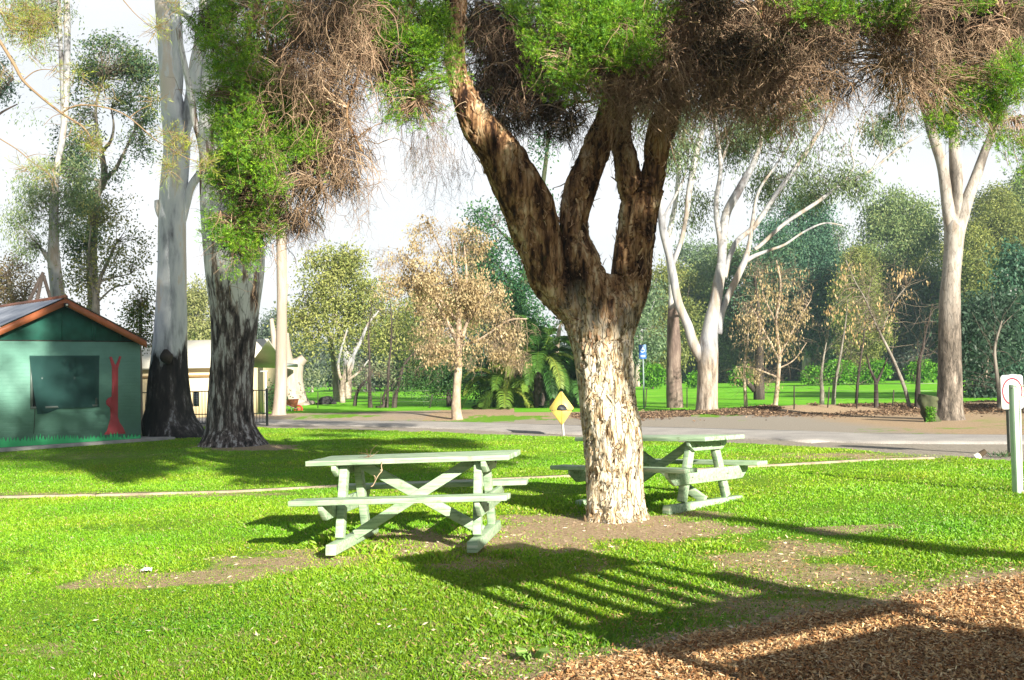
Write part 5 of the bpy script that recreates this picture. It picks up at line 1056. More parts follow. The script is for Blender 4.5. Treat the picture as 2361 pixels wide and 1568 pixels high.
# cream cabin and pool fence on the left
M_CREAM = flat("cream_cladding", (.60, .50, .31), .7, noise=.06); M_ROOFW = flat("white_roof", (.62, .59, .50), .6, noise=.1, scale=2)
DC = 40.0
def bx(px0, py0, px1, py1, D0_, dep): 
    A_ = W(px0, py0, D0_); B_ = W(px1, py1, D0_); return box(((A_ + B_) / 2 + [0, dep / 2, 0]), (abs(B_[0] - A_[0]), dep, abs(A_[2] - B_[2])))
b_ = W(430, 950, DC); b_[2] = 0; o = thing("cream_cabin", "long low cream cabin with a pale roof glimpsed between the two river gums", "building", b_)
A_ = W(300, 838, DC); B_ = W(560, 838, DC); zt, zr = 1.95, W(430, 797, DC)[2]
part("wall", o, Acc().add(*box(((A_[0] + B_[0]) / 2, DC + 3, zt / 2), (B_[0] - A_[0], 6, zt))), M_CREAM)
rf = Acc(); x0, x1 = A_[0] - .2, B_[0] + .3; V = np.array([[x0, DC - .4, zt], [x1, DC - .4, zt], [x1, DC + 3, zr + .25], [x0, DC + 3, zr + .25], [x0, DC + 6.4, zt], [x1, DC + 6.4, zt]]); V2 = V + [0, 0, .08]
rf.add(np.vstack([V, V2]), np.array([[0, 1, 2, 3], [3, 2, 5, 4], [7, 6, 9, 8], [8, 9, 10, 11], [0, 6, 7, 1], [1, 7, 8, 2], [2, 8, 11, 5], [5, 11, 10, 4], [4, 10, 9, 3], [3, 9, 6, 0]])); part("roof", o, rf, M_ROOFW)
zb = W(430, 868, DC)[2]; part("rail_strip", o, Acc().add(*box(((A_[0] + B_[0]) / 2, DC - .03, zb), (B_[0] - A_[0], .05, .10))), flat("brown_strip", (.22, .14, .06), .8))
A_ = W(560, 838, DC + 8); B_ = W(612, 838, DC + 8)
b_ = [(A_[0] + B_[0]) / 2, DC + 9, 0]; o2 = thing("cream_annexe", "small cream gable-ended building right of the second river gum", "building", b_)
part("wall", o2, Acc().add(*box(((A_[0] + B_[0]) / 2 - 1, DC + 10.5, 1.05), (B_[0] - A_[0] + 1.8, 5, 2.1))), M_CREAM)
x1 = B_[0] + .45; x0 = A_[0] - 2.2; xm = A_[0] - .3; V = np.array([[x0 + .3, DC + 7.66, 2.02], [x1 - .3, DC + 7.66, 2.02], [xm, DC + 7.66, 2.28]]); part("gable", o2, Acc().add(np.vstack([V, V + [0, .1, 0]]), [np.array([[0, 1, 2], [5, 4, 3]]), np.array([[0, 3, 4, 1], [1, 4, 5, 2], [2, 5, 3, 0]])]), M_CREAM); V = np.array([[x0, DC + 7.7, 2.05], [xm, DC + 7.7, 2.32], [x1, DC + 7.7, 2.05], [x0, DC + 13.2, 2.05], [xm, DC + 13.2, 2.32], [x1, DC + 13.2, 2.05]]); V2 = V + [0, 0, .16]
part("roof", o2, Acc().add(np.vstack([V, V2]), [np.array([[0, 1, 4, 3], [1, 2, 5, 4], [7, 6, 9, 10], [8, 7, 10, 11], [0, 6, 7, 1], [1, 7, 8, 2], [2, 8, 11, 5], [3, 4, 10, 9], [4, 5, 11, 10], [0, 3, 9, 6]])]), flat("grey_fascia", (.45, .48, .5), .5))
FB = flat("black_fence_paint", (.018, .022, .022), .4)
f1, f0 = G(616, 982), G(300, 968); f0[1] = f1[1] + .8; ln = np.linalg.norm((f1 - f0)[:2]); u_ = unit(f1 - f0); u_[2] = 0
o = thing("pool_fence", "black tubular pool fence running behind the two river gums", "fence", f1); np_ = 4
zf = 1.12
for k in range(np_ + 1):
    p = f0 + (f1 - f0) * k / np_; p[2] = 0; part("post", o, Acc().add(*box(p + [0, 0, (zf + .06) / 2 - .05], (.07, .07, zf + .16))), FB, mod=.006)
for k in range(np_):
    p = f0 + (f1 - f0) * k / np_; q = f0 + (f1 - f0) * (k + 1) / np_; p[2] = q[2] = 0; p = p + u_ * .035; q = q - u_ * .035; a = Acc()
    for zz in (.12, .40, zf): a.add(*bar(p + [0, 0, zz], q + [0, 0, zz], .03, .03))
    L_ = np.linalg.norm(q - p); nb = int(L_ / .10)
    for j in range(1, nb): c = p + (q - p) * j / nb; a.add(*box(c + [0, 0, .12 + (zf - .12) / 2], (.014, .014, zf - .14)))
    part("fence_panel", o, a, FB)
A_ = W(453, 902, f1[1] + .35); B_ = W(453, 937, f1[1] + .35); a = Acc(); a.add(*box((A_ + B_) / 2 + [0, -.05, 0], (.17, .006, A_[2] - B_[2]))); sg = solo("fence_notice", "grey notice board with lines of faded text on the pool fence", "sign", a, flat("grey_notice", (.42, .45, .50), .5), (A_ + B_) / 2)
a = Acc()
for k in range(6): a.add(*box((A_ + B_) / 2 + [0, -.056, .20 - .075 * k], (.12, .003, .018)))
V, F, C = a.arr(); q = bpy.data.objects.new("faded_text_lines", mk_mesh("faded_text_lines", V - (A_ + B_) / 2, F, flat("faded_text", (.12, .13, .17), .6))); col.objects.link(q); q.parent = sg
b_ = G(612.5, 958); D = b_[1]; a = Acc(); a.add(*tube([W(612.5, 962, D), W(612.5, 857, D)], [.045, .035], 3, 8)); o = thing("lamp_post", "thin pale pole with a small flat head standing behind the end of the pool fence", "lamp post", b_); part("pole", o, a, flat("pale_pole", (.55, .56, .55), .5), smooth=True)
part("lamp_head", o, Acc().add(*box(W(609, 856, D), (.30, .12, .05))), flat("grey_lamp_head", (.35, .38, .40), .4), mod=.01)
for q, (px_, w_, py_) in enumerate(((604, 24, 915), (630, 22, 920))):
    behind("round_shrub", ("dark green rounded shrub in front of the cream annexe", "small green shrub behind the pale trunk's left side")[q], "shrub", px_, 940, 44 + q, [[(px_, 930, 6), (px_, 910, 5)]], M_DARKB, [(px_, py_ - 5, w_, 26)], P_DKG, L=.13, Wd=.06, dens=1.3, sig=.25)

# ================================================================== RIGHT MIDDLE DISTANCE
b_ = G(1787, 938); o = thing("winged_seed_tree", "slim tree hung with bunches of pale brown seeds, right of the white gum", "tree", b_, "seed-hung trees on the bare bank"); D = b_[1]; nd = []
limbs_px(o, "trunk", D, [[(1786, 944, 15), (1788, 930, 12), (1793, 880, 10), (1797, 817, 9), (1790, 740, 7), (1800, 660, 5), (1790, 600, 3)], [(1796, 830, 6), (1760, 760, 4), (1730, 700, 2)], [(1797, 820, 6), (1840, 740, 4), (1870, 690, 2)], [(1793, 870, 5), (1740, 850, 4), (1700, 845, 2)], [(1795, 850, 4), (1830, 830, 3), (1860, 790, 2)], [(1792, 750, 4), (1760, 680, 3), (1750, 620, 1.5)]], M_TAN, nodes=nd, amp=.08, seg=8)
SB = [(1790, 690, 60, 80, 0, .6), (1740, 740, 50, 60, 0, .6), (1830, 730, 50, 60, 0, .6), (1800, 800, 60, 40, 0, .5), (1720, 860, 35, 40, 0, .5), (1770, 880, 30, 30, 0, .3), (1760, 640, 50, 50, 0, .4), (1840, 650, 40, 40, 0, .3)]
crown(o, D, SB, [(.46, .35, .18), (.56, .45, .26), (.34, .24, .12)], L=.12, Wd=.042, dens=.5, per=7, sig=.11, droop=3.5, nodes=nd, tw=70, twc=(.26, .2, .15), name="seed_sprays", twr=.009, gap=.1)
stems(o, np.concatenate([inell(q[0], q[1], q[2], q[3], D, 24) for q in SB]), 2, .8, .006, [(.26, .2, .14), (.16, .12, .09)], up=.4)
for px_, top, lb in ((1716, 700, "thin seed-hung sapling between the white gum and the black-stemmed tree"),):
    b_ = G(px_, 936); o = thing("winged_seed_tree", lb, "tree", b_, "seed-hung trees on the bare bank"); nd = []
    limbs_px(o, "trunk", b_[1], [[(px_ + 4, 942, 10), (px_ + 2, 900, 8), (px_, 850, 6), (px_ + 8, 780, 5), (px_ + 4, top, 2)]], M_TAN, nodes=nd, amp=.08, seg=8)
    crown(o, b_[1], [(px_ + 6, 860, 30, 36, 0, .5), (px_, 760, 30, 50, 0, .3)], [(.50, .35, .20), (.60, .44, .28)], L=.12, Wd=.042, dens=.5, per=7, sig=.11, droop=3.5, nodes=nd, tw=16, name="seed_sprays")
# hanging seed sprays of the sapling in front of the lone gum
o, D, nd = gtree("winged_seed_tree", "leaning dark sapling with orange seed bunches, left of the lone gum", "tree", 2098, 941,
 [[(2100, 948, 14), (2097, 938, 10), (2085, 893, 9), (2060, 830, 7), (2030, 770, 6), (2017, 743, 5), (1995, 690, 4), (1974, 654, 3), (1950, 600, 2)], [(2030, 770, 3), (2060, 700, 2.5), (2090, 660, 2)], [(2017, 743, 3), (2000, 700, 2), (2010, 640, 1.5)]], M_GREYB, "seed-hung trees on the bare bank", amp=.08, seg=8)
crown(o, D, [(1960, 640, 50, 50, 0, .35), (2000, 740, 60, 60, 0, .25), (2100, 650, 50, 35, 0, .5), (2060, 690, 40, 30, 0, .3), (1930, 720, 40, 50, 0, .25)], [(.50, .34, .15), (.58, .43, .23)], L=.12, Wd=.045, dens=.4, per=7, sig=.12, droop=3.5, nodes=nd, tw=40, name="seed_sprays")
stems(o, np.concatenate(nd)[15:][::2], 2, 1.3, .008, [(.22, .18, .13)], up=.5)
# black-stemmed tree
behind("black_stemmed_tree", "tree with a near-black forked stem behind the seed-hung tree", "tree", 1750, 925, 47,
  [[(1750, 900, 26), (1750, 850, 22), (1752, 795, 18), (1748, 720, 12), (1740, 640, 7)], [(1740, 900, 14), (1722, 880, 10), (1712, 860, 5)]], M_DARKB,
  [(1740, 640, 60, 70, 0, .5), (1700, 700, 50, 50, 0, .3), (1790, 600, 60, 60, 0, .5)], P_BLUE, L=.15, Wd=.06, dens=.8, sig=.35, per=24)
SP2 = [([(1895, 938, 12), (1895, 900, 10), (1893, 870, 8), (1898, 830, 5), (1905, 790, 3)], "dark straight sapling, first of the row on the bank right of the seed-hung tree"),
 ([(1921, 940, 11), (1924, 890, 9), (1932, 850, 7), (1941, 800, 5), (1950, 740, 3), (1955, 690, 2)], "thin sapling leaning slightly right in front of the largest round citrus tree"),
 ([(1974, 941, 9), (1977, 890, 7), (1984, 830, 5), (1991, 783, 4), (1996, 720, 2)], "thin grey sapling between two round citrus trees with its tip bent right"),
 ([(2116, 944, 16), (2116, 900, 13), (2118, 860, 10), (2120, 833, 9), (2128, 800, 6), (2136, 760, 4), (2150, 700, 2)], "forked sapling standing just left of the mossy stump"),
 ([(2305, 944, 14), (2304, 905, 11), (2298, 860, 9), (2294, 800, 7), (2310, 740, 4)], "dark sapling near the right edge, beneath the dense dark tree")]
for P_, lb in SP2:
    b_ = G(P_[0][0], P_[0][1] - 2); o = thing("bare_sapling", lb, "sapling", b_, "saplings on the bare bank"); nd = []
    limbs_px(o, "trunk", b_[1], [[(P_[0][0], P_[0][1] + 6, P_[0][2] * 1.2)] + P_], M_GREYB if P_[0][0] % 2 else M_DARKB, nodes=nd, amp=.08, seg=8); stems(o, np.concatenate(nd)[14:][::2], 2, 1.4, .009, [(.12, .10, .08), (.2, .16, .13)], up=.6, curl=.2)
b_ = G(2020, 940); o = thing("bare_sapling", "low sapling forked into a Y in front of a round citrus tree", "sapling", b_, "saplings on the bare bank")
limbs_px(o, "trunk", b_[1], [[(2020, 946, 12), (2020, 900, 10), (2018, 878, 8), (2006, 850, 5), (1998, 820, 3)], [(2020, 885, 7), (2034, 855, 5), (2046, 825, 3)]], M_DARKB, seg=8)
# round citrus trees out on the field
CIT = [(1505, 888, 60, 56, "round bright green citrus tree nearest the paperbark trunk"), (1604, 888, 36, 34, "small round citrus tree showing between the two gum trunks"), (1712, 886, 52, 44, "round citrus tree just left of the black-stemmed tree"),
       (1875, 884, 46, 42, "small dark round citrus tree left of the widest one"), (1933, 884, 84, 54, "widest round citrus tree out on the field"), (2020, 884, 62, 54, "round citrus tree behind the Y-forked sapling"), (2125, 882, 80, 52, "wide round citrus tree just left of the lone gum"), (1985, 884, 34, 34, "smallest yellowish citrus tree squeezed behind the thin grey sapling")]
for (px_, py_, ww, hh, lb) in CIT:
    D = 78.0; b_ = W(px_, 884, D); b_[2] = 0; o = thing("citrus_tree", lb, "tree", b_, "round citrus trees on the field"); q = D / FOC; gy_ = proj(np.array(b_[0]), np.array(b_[1]), np.array(0.))[1]
    nd = []; limbs_px(o, "trunk", D, [[(px_, gy_ + 2, 6), (px_ + 1, gy_ - 16, 5), (px_, gy_ - hh * .6, 3)]], M_DARKB, seg=8, nodes=nd)
    crown(o, D, [(px_, gy_ - hh * .58, ww * .36, hh * .38), (px_ - ww * .17, gy_ - hh * .5, ww * .22, hh * .28, 0, .6), (px_ + ww * .17, gy_ - hh * .62, ww * .2, hh * .26, 0, .6)], P_BUSH, L=.22, Wd=.12, dens=1.6, sig=.24, per=34, nodes=nd, gap=-.5)
# fence stakes and wire
STK = [(1831, 937, 890, 0), (1908, 888 + 48, 892, 4), (2057, 941, 899, 4), (1975, 925, 880, 2), (2178, 925, 880, 0), (1584, 938, 893, 0), (1488, 940, 895, 3), (733, 934, 904, 0), (877, 941, 905, 2), (990, 941, 909, 7), (903, 941, 905, 4)]
for q, (px_, pb, pt, ln_) in enumerate(STK):
    pb = 941 if px_ < 1200 else (942 if px_ > 1700 else 940); b_ = G(px_, pb)
    tx_ = "thin dark %s fence stake %s" % (("leaning" if ln_ > 1 else "upright"), {1831: "in the gap right of the seed-hung tree", 1908: "between the first two saplings on the bank", 2057: "between the Y-forked sapling and the leaning sapling", 1975: "close to the thin grey sapling", 2178: "behind the lone gum's trunk",
      1584: "between the two gum trunks", 1488: "close beside the blue parking sign's pole", 733: "just left of the burnt heap", 877: "by the crooked broken stump", 990: "alone in front of the evergreen bush", 903: "between two leafless saplings"}[px_])
    solo("fence_stake", tx_, "fence stake", Acc().add(*tube([W(px_, pb + 5, b_[1]), W(px_ + ln_, pt, b_[1])], [.024, .02], 3, 6)), M_DARKB, b_, "stakes of the wire field fence")
a = Acc()
for zz in (.30, .55, .78):
    for S_ in ([733, 877, 903, 990], [1831, 1908, 1975, 2057, 2178]):
        P = [G(q, 941) + [0, 0, zz] for q in S_]; a.add(*tube(P, [.0045] * len(P), None, 4))
solo("fence_wire", "slack wires strung between the thin field fence stakes", "wire", a, M_BOLT, G(2057, 941))

# background eucalypts on the right and behind
def fartree(name, label, px, D, top, ww, palette, seed, group=None, low=.25, mat=M_GUMC, dens=1.0, L=.34, nb=9, gap=.0):
    D = D + 30 if px not in (2350, 2270) and D < 90 else D
    r = np.random.default_rng(seed); b_ = W(px, 884, D); b_[2] = 0; o = thing(name, label, "tree", b_, group); gy_ = float(proj(np.array(b_[0]), np.array(b_[1]), np.array(0.))[1]); hh = gy_ - top; nd = []
    tw_ = max(5, hh * .045); fx = px + r.uniform(-.1, .1) * ww
    paths = [[(px, gy_ + 2, tw_ * 1.3), (px, gy_ - hh * .15, tw_), (fx, gy_ - hh * .45, tw_ * .7), (fx + r.uniform(-8, 8), gy_ - hh * .85, tw_ * .25)]]
    for k in range(4): t_ = r.uniform(.2, .5); sx = r.uniform(-.4, .4) * ww; paths.append([(px + (fx - px) * t_ * 2, gy_ - hh * t_, tw_ * .5), (px + sx * .6, gy_ - hh * (t_ + .18), tw_ * .35), (px + sx, gy_ - hh * (t_ + .36), tw_ * .15)])
    limbs_px(o, "trunk", D, paths, mat, seg=8, n_=24, nodes=nd)
    bl = [(px, top + hh * .2, ww * .26, hh * .2)]
    for k in range(nb): t_ = r.uniform(low, .92); hw = ww * .5 * math.sin(math.pi * min(1, .18 + .8 * (1 - t_) ** .8)) ; bl.append((px + r.uniform(-1, 1) * hw * .75, gy_ - hh * t_ + hh * .08, ww * r.uniform(.16, .28), hh * r.uniform(.10, .18), r.uniform(-2, 2), .8))
    crown(o, D, bl, palette, L=L, Wd=L * .42, dens=dens * 2.6, sig=L * 1.9, per=44, nodes=nd, tw=10, twr=.03, droop=.9, gap=gap); return o
FAR = [
 (1470, 92, 640, 120, 0, "hazy pale eucalypt in the gap between the paperbark trunk and the rough-barked gum"), (1540, 74, 600, 130, 1, "eucalypt seen directly behind the rough brown trunk"), (1600, 84, 545, 150, 0, "tall eucalypt behind the white gum's left limb"),
 (1680, 78, 560, 170, 2, "broad eucalypt behind the white gum's right limb"), (1770, 84, 505, 170, 3, "dark blue-green eucalypt behind the seed-hung tree"), (1860, 66, 430, 190, 3, "tallest dark eucalypt behind the white gum's long sloping branch"), (1930, 88, 520, 130, 0, "misty eucalypt filling the dip left of the domed gum"),
 (2060, 72, 438, 210, 2, "domed eucalypt rising against the sky left of the lone gum"), (1985, 60, 560, 120, 1, "olive eucalypt at the left foot of the domed gum"), (2130, 82, 500, 130, 1, "olive eucalypt immediately left of the lone gum's trunk"), (2290, 58, 430, 200, 1, "large grey-olive eucalypt right of the lone gum"),
 (2250, 66, 530, 130, 3, "blue-grey eucalypt hugging the lone gum's right side"), (2350, 46, 560, 150, 3, "dense dark eucalypt at the right edge of the photo"), (2390, 62, 360, 150, 2, "tallest eucalypt cut by the right edge"),
 (2270, 44, 690, 130, 4, "low dark leafy tree behind the no-entry sign"), (1640, 110, 640, 200, 5, "far pale tree beyond the citrus trees, left one"), (1800, 110, 650, 200, 5, "far pale tree beyond the citrus trees, middle one"), (1960, 105, 640, 200, 5, "far pale tree beyond the citrus trees, right one"), (2110, 100, 640, 180, 5, "far tree beyond the widest gap beside the lone gum")]
PB = [[(.14, .21, .11), (.20, .28, .13), (.10, .16, .09)], [(.20, .23, .06), (.30, .31, .08), (.12, .16, .05)], [(.13, .21, .08), (.20, .28, .10), (.26, .30, .11)], [(.04, .11, .075), (.07, .16, .10), (.11, .20, .11)], [(.03, .065, .04), (.06, .10, .06), (.04, .08, .05)], [(.10, .14, .11), (.14, .18, .13)]]
for k, (px_, D, tp_, ww, pi_, lb) in enumerate(FAR):
    fartree("eucalypt", lb, px_, D, tp_, ww, PB[pi_], 100 + k, "eucalypts beyond the field", dens=.8 if D > 60 else 1.2, L=.34 if D > 60 else .24, nb=14, low=.12 if pi_ in (4, 3, 5) else .2, gap=.04 if pi_ not in (3, 4) else -.02)
LFT = [(640, 70, 720, 110, 5, "pale tree between the second river gum and the pale trunk"), (455, 62, 640, 70, 6, "yellowish tree showing between the two river gums"), (905, 96, 730, 200, 5, "far hazy tree behind the leafless saplings"), (1010, 90, 650, 170, 1, "far olive tree behind the brown-leaved tree"), (720, 100, 790, 150, 5, "far pale tree left of the yellow-green gum"),
       (1120, 84, 700, 160, 3, "far dark tree behind the palms")]
PB.append([(.26, .27, .09), (.34, .34, .14), (.20, .23, .09)])
for k, (px_, D, tp_, ww, pi_, lb) in enumerate(LFT):
    fartree("background_tree", lb, px_, D, tp_, ww, PB[pi_], 200 + k, "background trees on the left", L=.32, nb=8, gap=.0)
# solid far belt of woodland
a = Acc()
for k in range(90):
    X = -150 + k * 3.6; Y = 150 + rng.uniform(-12, 12); n_ = 900; hgt = rng.uniform(5.5, 10)
    u = rdir(n_) * rng.random((n_, 1)) ** .4; C = np.array([X, Y, hgt * .45]) + u * [4.5, 4, hgt * .5]
    a.add(*leafq(C, rdir(n_) + [0, 0, -.5], .9, .5, pal([(.10, .14, .11), (.14, .18, .13), (.08, .11, .08), (.18, .2, .12)], n_)))
struct("far_woodland", a, LEAF, kind="stuff")

# ================================================================== LEFT BACKGROUND (behind the shed)
def leftree(name, label, base, D, paths, mat, blobs, palette, **kw):
    b_ = W(base[0], base[1], D); b_[2] = 0; gy_ = float(proj(np.array(b_[0]), np.array(b_[1]), np.array(0.))[1]); o = thing(name, label, "tree", b_); nd = []
    paths[0] = [(base[0], gy_ + 4, paths[0][0][2] * 1.3)] + paths[0]; limbs_px(o, "trunk", D, paths, mat, nodes=nd, n_=60, seg=14, amp=.05); crown(o, D, blobs, palette, nodes=nd, **kw); return o
leftree("pale_gum", "tall slim gum with a bright pale stem rising behind the shed's ridge", (134, 900), 33,
 [[(134, 780, 40), (134, 688, 32), (124, 602, 28), (124, 547, 22), (125, 470, 21), (128, 430, 16), (132, 380, 13), (142, 330, 14), (148, 280, 14), (153, 199, 16), (155, 100, 15), (154, 0, 14), (150, -200, 10)],
  [(126, 610, 20), (108, 590, 14), (96, 574, 8)], [(146, 300, 10), (144, 200, 10), (141, 132, 10), (137, 40, 9), (134, -60, 8)]], M_GUMC,
 [(80, 470, 60, 50, 0, .8), (60, 540, 45, 50, 0, .7), (110, 420, 50, 50, 0, .5), (170, 500, 40, 60, 0, .5), (180, 430, 40, 60, 0, .4), (70, 60, 60, 60, 0, .5), (100, 20, 60, 40, 0, .6), (40, 30, 50, 50, 0, .5), (60, 290, 40, 40, 0, .15), (110, 130, 30, 40, 0, .3), (190, 340, 30, 30, 0, .3)],
 [(.16, .24, .12), (.24, .32, .14), (.11, .18, .09), (.30, .34, .16)], L=.13, Wd=.035, dens=1.9, sig=.26, per=30, droop=1.2)
leftree("dark_crowned_gum", "blue-green gum with a rounded olive top left of the river gums", (216, 900), 36,
 [[(216, 780, 30), (216, 700, 26), (212, 610, 24), (214, 520, 24), (222, 450, 20), (240, 412, 16), (236, 360, 11), (224, 300, 9), (222, 240, 7), (240, 180, 4)], [(240, 412, 12), (262, 395, 10), (282, 360, 7), (310, 300, 4)], [(235, 350, 8), (255, 325, 7), (262, 290, 5), (256, 250, 3)], [(236, 418, 8), (200, 412, 6), (160, 416, 3)]], M_GREYB,
 [(250, 120, 45, 45), (215, 150, 40, 60, 0, .9), (290, 150, 45, 45), (325, 170, 40, 40, 0, .9), (335, 230, 30, 45, 0, .8), (300, 220, 35, 40, 0, .6), (200, 220, 40, 50, 0, .9), (190, 300, 40, 45, 0, .6), (170, 370, 45, 50, 0, .7), (320, 330, 45, 35, 0, .9), (300, 380, 40, 25, 0, .6), (340, 350, 25, 30, 0, .5), (200, 450, 45, 55, 0, .9), (190, 530, 40, 50, 0, .9), (230, 440, 30, 30, 0, .5), (265, 420, 25, 25, 0, .5), (170, 600, 30, 50, 0, .5), (340, 280, 20, 40, 0, .4)],
 [(.06, .13, .07), (.09, .17, .08), (.18, .21, .06), (.05, .10, .06)], L=.13, Wd=.05, dens=2.1, sig=.25, per=34, gap=.04)
leftree("yellow_leaved_tree", "airy tree turning yellow at the top, behind the shed's right gable", (222, 900), 31,
 [[(222, 780, 20), (220, 720, 16), (222, 680, 14), (230, 645, 10), (250, 600, 7), (268, 560, 4)], [(221, 700, 8), (210, 640, 7), (205, 580, 5), (210, 520, 3)], [(228, 650, 6), (262, 640, 4), (300, 632, 2)], [(222, 700, 5), (260, 665, 4), (300, 655, 2)]], M_GREYB,
 [(285, 500, 45, 50, 0, .7), (310, 560, 30, 45, 0, .6), (255, 560, 45, 45, 0, .6), (235, 490, 35, 40, 0, .5), (290, 610, 40, 40, 0, .4), (240, 640, 50, 45, 0, .5), (190, 680, 40, 40, 0, .7), (180, 630, 30, 50, 0, .6)],
 [(.34, .32, .09), (.42, .38, .14), (.14, .20, .08), (.10, .17, .09), (.26, .28, .08)], L=.09, Wd=.055, dens=1.5, sig=.22, per=24, gap=.08)
leftree("orange_tinged_shrub", "dense green shrub with orange-tinged leaves between shed and first river gum", (322, 900), 28,
 [[(322, 860, 12), (322, 800, 9), (325, 720, 5)]], M_GREYB, [(325, 690, 30, 45), (345, 720, 25, 50), (310, 740, 32, 40), (335, 780, 30, 30), (300, 770, 20, 25)], [(.09, .17, .03), (.14, .22, .04), (.06, .12, .03), (.30, .22, .05)], L=.08, Wd=.045, dens=1.2, sig=.18, per=28)
leftree("autumn_thicket", "brown leafless thicket behind the left part of the shed's roof", (30, 900), 34,
 [[(30, 800, 18), (32, 720, 14), (20, 640, 8)], [(30, 740, 8), (60, 680, 5)]], M_GREYB, [(20, 640, 60, 50), (60, 670, 40, 40), (10, 690, 50, 40), (-30, 650, 50, 50), (50, 610, 30, 30, 0, .6)], [(.20, .14, .08), (.28, .20, .10), (.14, .11, .06), (.22, .22, .07)], L=.09, Wd=.045, dens=1.0, sig=.2, per=22)
leftree("overhanging_dark_tree", "dark blue-green foliage at the far left edge, level with the bright pale stem", (-60, 900), 22,
 [[(-60, 700, 40), (-50, 400, 30), (-30, 280, 16), (0, 220, 8), (30, 180, 4)], [(-40, 300, 10), (0, 262, 6), (40, 240, 3)]], M_DARKB, [(0, 205, 32, 22), (-20, 160, 40, 40), (18, 190, 20, 25, 0, .7)], [(.03, .06, .045), (.05, .09, .06)], L=.09, Wd=.03, dens=1.3, sig=.16, per=30)
b_ = W(92, 700, 27.5); b_[2] = 0; o = thing("pole_frame", "frame of crossed grey poles poking up behind the shed's roof", "frame", b_)
for p, q in (((64, 700), (100, 628)), ((84, 700), (98, 634)), ((116, 700), (96, 634))):
    A_, B_ = W(*q, 27.5), W(*p, 27.5); P2 = A_ + (B_ - A_) * (A_[2] / (A_[2] - B_[2])); part("pole", o, Acc().add(*tube([A_ + [0, .1 * (p[0] > 100), 0], P2 + [0, .1 * (p[0] > 100), 0]], [.05, .06], 3, 8)), M_DARKB, smooth=True)

# near branch hanging in at the top left
D = 3.1; o = thing("overhanging_branch", "near twiggy branch with soft yellow-green needles reaching across the top left sky", "branch", W(-200, 60, D))
nd = []; limbs_px(o, "branch", D, [[(-300, -260, 16, 0), (-120, -60, 11, 0), (-40, 40, 9, 0), (0, 96, 8, 0), (33, 149, 8, 0), (53, 185, 7, 0), (90, 220, 6, 0), (142, 261, 6, 0), (185, 288, 4, 0), (205, 310, 3, 0), (215, 335, 2, 0)],
   [(142, 261, 4), (165, 247, 4), (199, 242, 3.5), (255, 251, 3.5), (298, 271, 3), (357, 321, 2.5), (390, 341, 2.2), (425, 362, 2), (463, 374, 1.5)], [(300, 270, 2.5), (320, 255, 2), (350, 240, 1.5)], [(53, 185, 3), (80, 165, 2.5), (110, 160, 2), (150, 170, 1)], [(0, 320, 3), (40, 345, 3), (70, 370, 2.5), (110, 400, 1.8), (135, 432, 1.2)], [(60, 362, 2), (90, 355, 1.5), (130, 362, 1)], [(165, 290, 2), (160, 310, 1.6), (145, 320, 1.2)],
   [(284, 0, 2.5), (310, 30, 2), (335, 52, 1.6), (354, 66, 1)], [(385, 342, 1.6), (386, 370, 1.4), (390, 395, 1)], [(0, 20, 3), (20, 60, 2.5), (50, 70, 2), (90, 66, 1.5)], [(-40, 40, 4), (10, 30, 3), (60, 50, 2.5), (110, 62, 1.5)], [(142, 261, 2), (120, 270, 1.5), (100, 290, 1)]],
   flat("young_twig_bark", (.24, .17, .10), .8), seg=6, n_=40, nodes=nd, amp=.1)
SPG = [(355, 64, 14, 40), (372, 62, 10, 20), (60, 62, 55, 220), (30, 25, 45, 120), (90, 55, 40, 140), (176, 170, 18, 30), (130, 160, 20, 25), (210, 330, 16, 50), (222, 345, 12, 30), (185, 300, 16, 25), (240, 215, 30, 50), (350, 235, 16, 25), (410, 325, 22, 90), (440, 335, 14, 30), (390, 390, 16, 50), (475, 378, 18, 60), (380, 310, 14, 25), (110, 400, 22, 40), (60, 385, 24, 40), (400, 350, 16, 30), (10, 170, 20, 20), (70, 120, 20, 25), (150, 240, 18, 20), (405, 8, 20, 40)]
a = Acc()
for cx_, cy_, rr, m in SPG:
    m = int(m * .42); C = inell(cx_, cy_, rr * 1.15, rr, D, m); a.add(*sprigs(C, rdir(m) + [.2, 0, .1], .045, 11, .020, .0012, [(.34, .42, .05), (.26, .36, .05), (.42, .44, .10)]))
    V, F, c, _ = strands(C, rdir(m), .05, .0011, 4, .1, .2, pal([(.4, .3, .16)], m)); a.add(V, F, c)
part("needles", o, a, NEED)

# ================================================================== SIGNS AND POSTS
BLK = flat("black_paint", (.03, .03, .035), .5, noise=.3, scale=30)
b_ = G(1300, 1004); D = b_[1]; o = thing("speed_hump_sign", "yellow diamond sign with a worn speed-hump symbol and a rust streak", "sign", b_)
part("post", o, Acc().add(*tube([W(1300, 1008, D), W(1297, 975, D), W(1294, 903, D)], [.032, .031, .030], 8, 10)), flat("galvanised_post", (.46, .46, .42), .5, .2, noise=.2), smooth=True)
pc = W(1294.5, 941, D - .045); hs = 39.5 * D / FOC; tl = np.array([.012, 0, 0])
rd = .04; pts = []
for k, (ax_, az_) in enumerate(((0, -1), (1, 0), (0, 1), (-1, 0))):
    for t_ in (-.5, -.17, .17, .5):
        an = math.atan2(az_, ax_) + t_ * math.pi / 2; pts.append((ax_ * (hs * .74 - rd * 1.4) + math.cos(an) * rd, az_ * (hs - rd * 1.4) + math.sin(an) * rd))
k = len(pts); A_ = np.array([pc + [x_, -.002, z_] for x_, z_ in pts]); B_ = A_ + [0, .006, 0]; j = np.arange(k)
ym, n, l, b = newmat("yellow_sign_paint"); setin(b, Roughness=.45); t = n.new("ShaderNodeTexCoord"); sp = n.new("ShaderNodeSeparateXYZ"); l.new(t.outputs['Object'], sp.inputs[0])
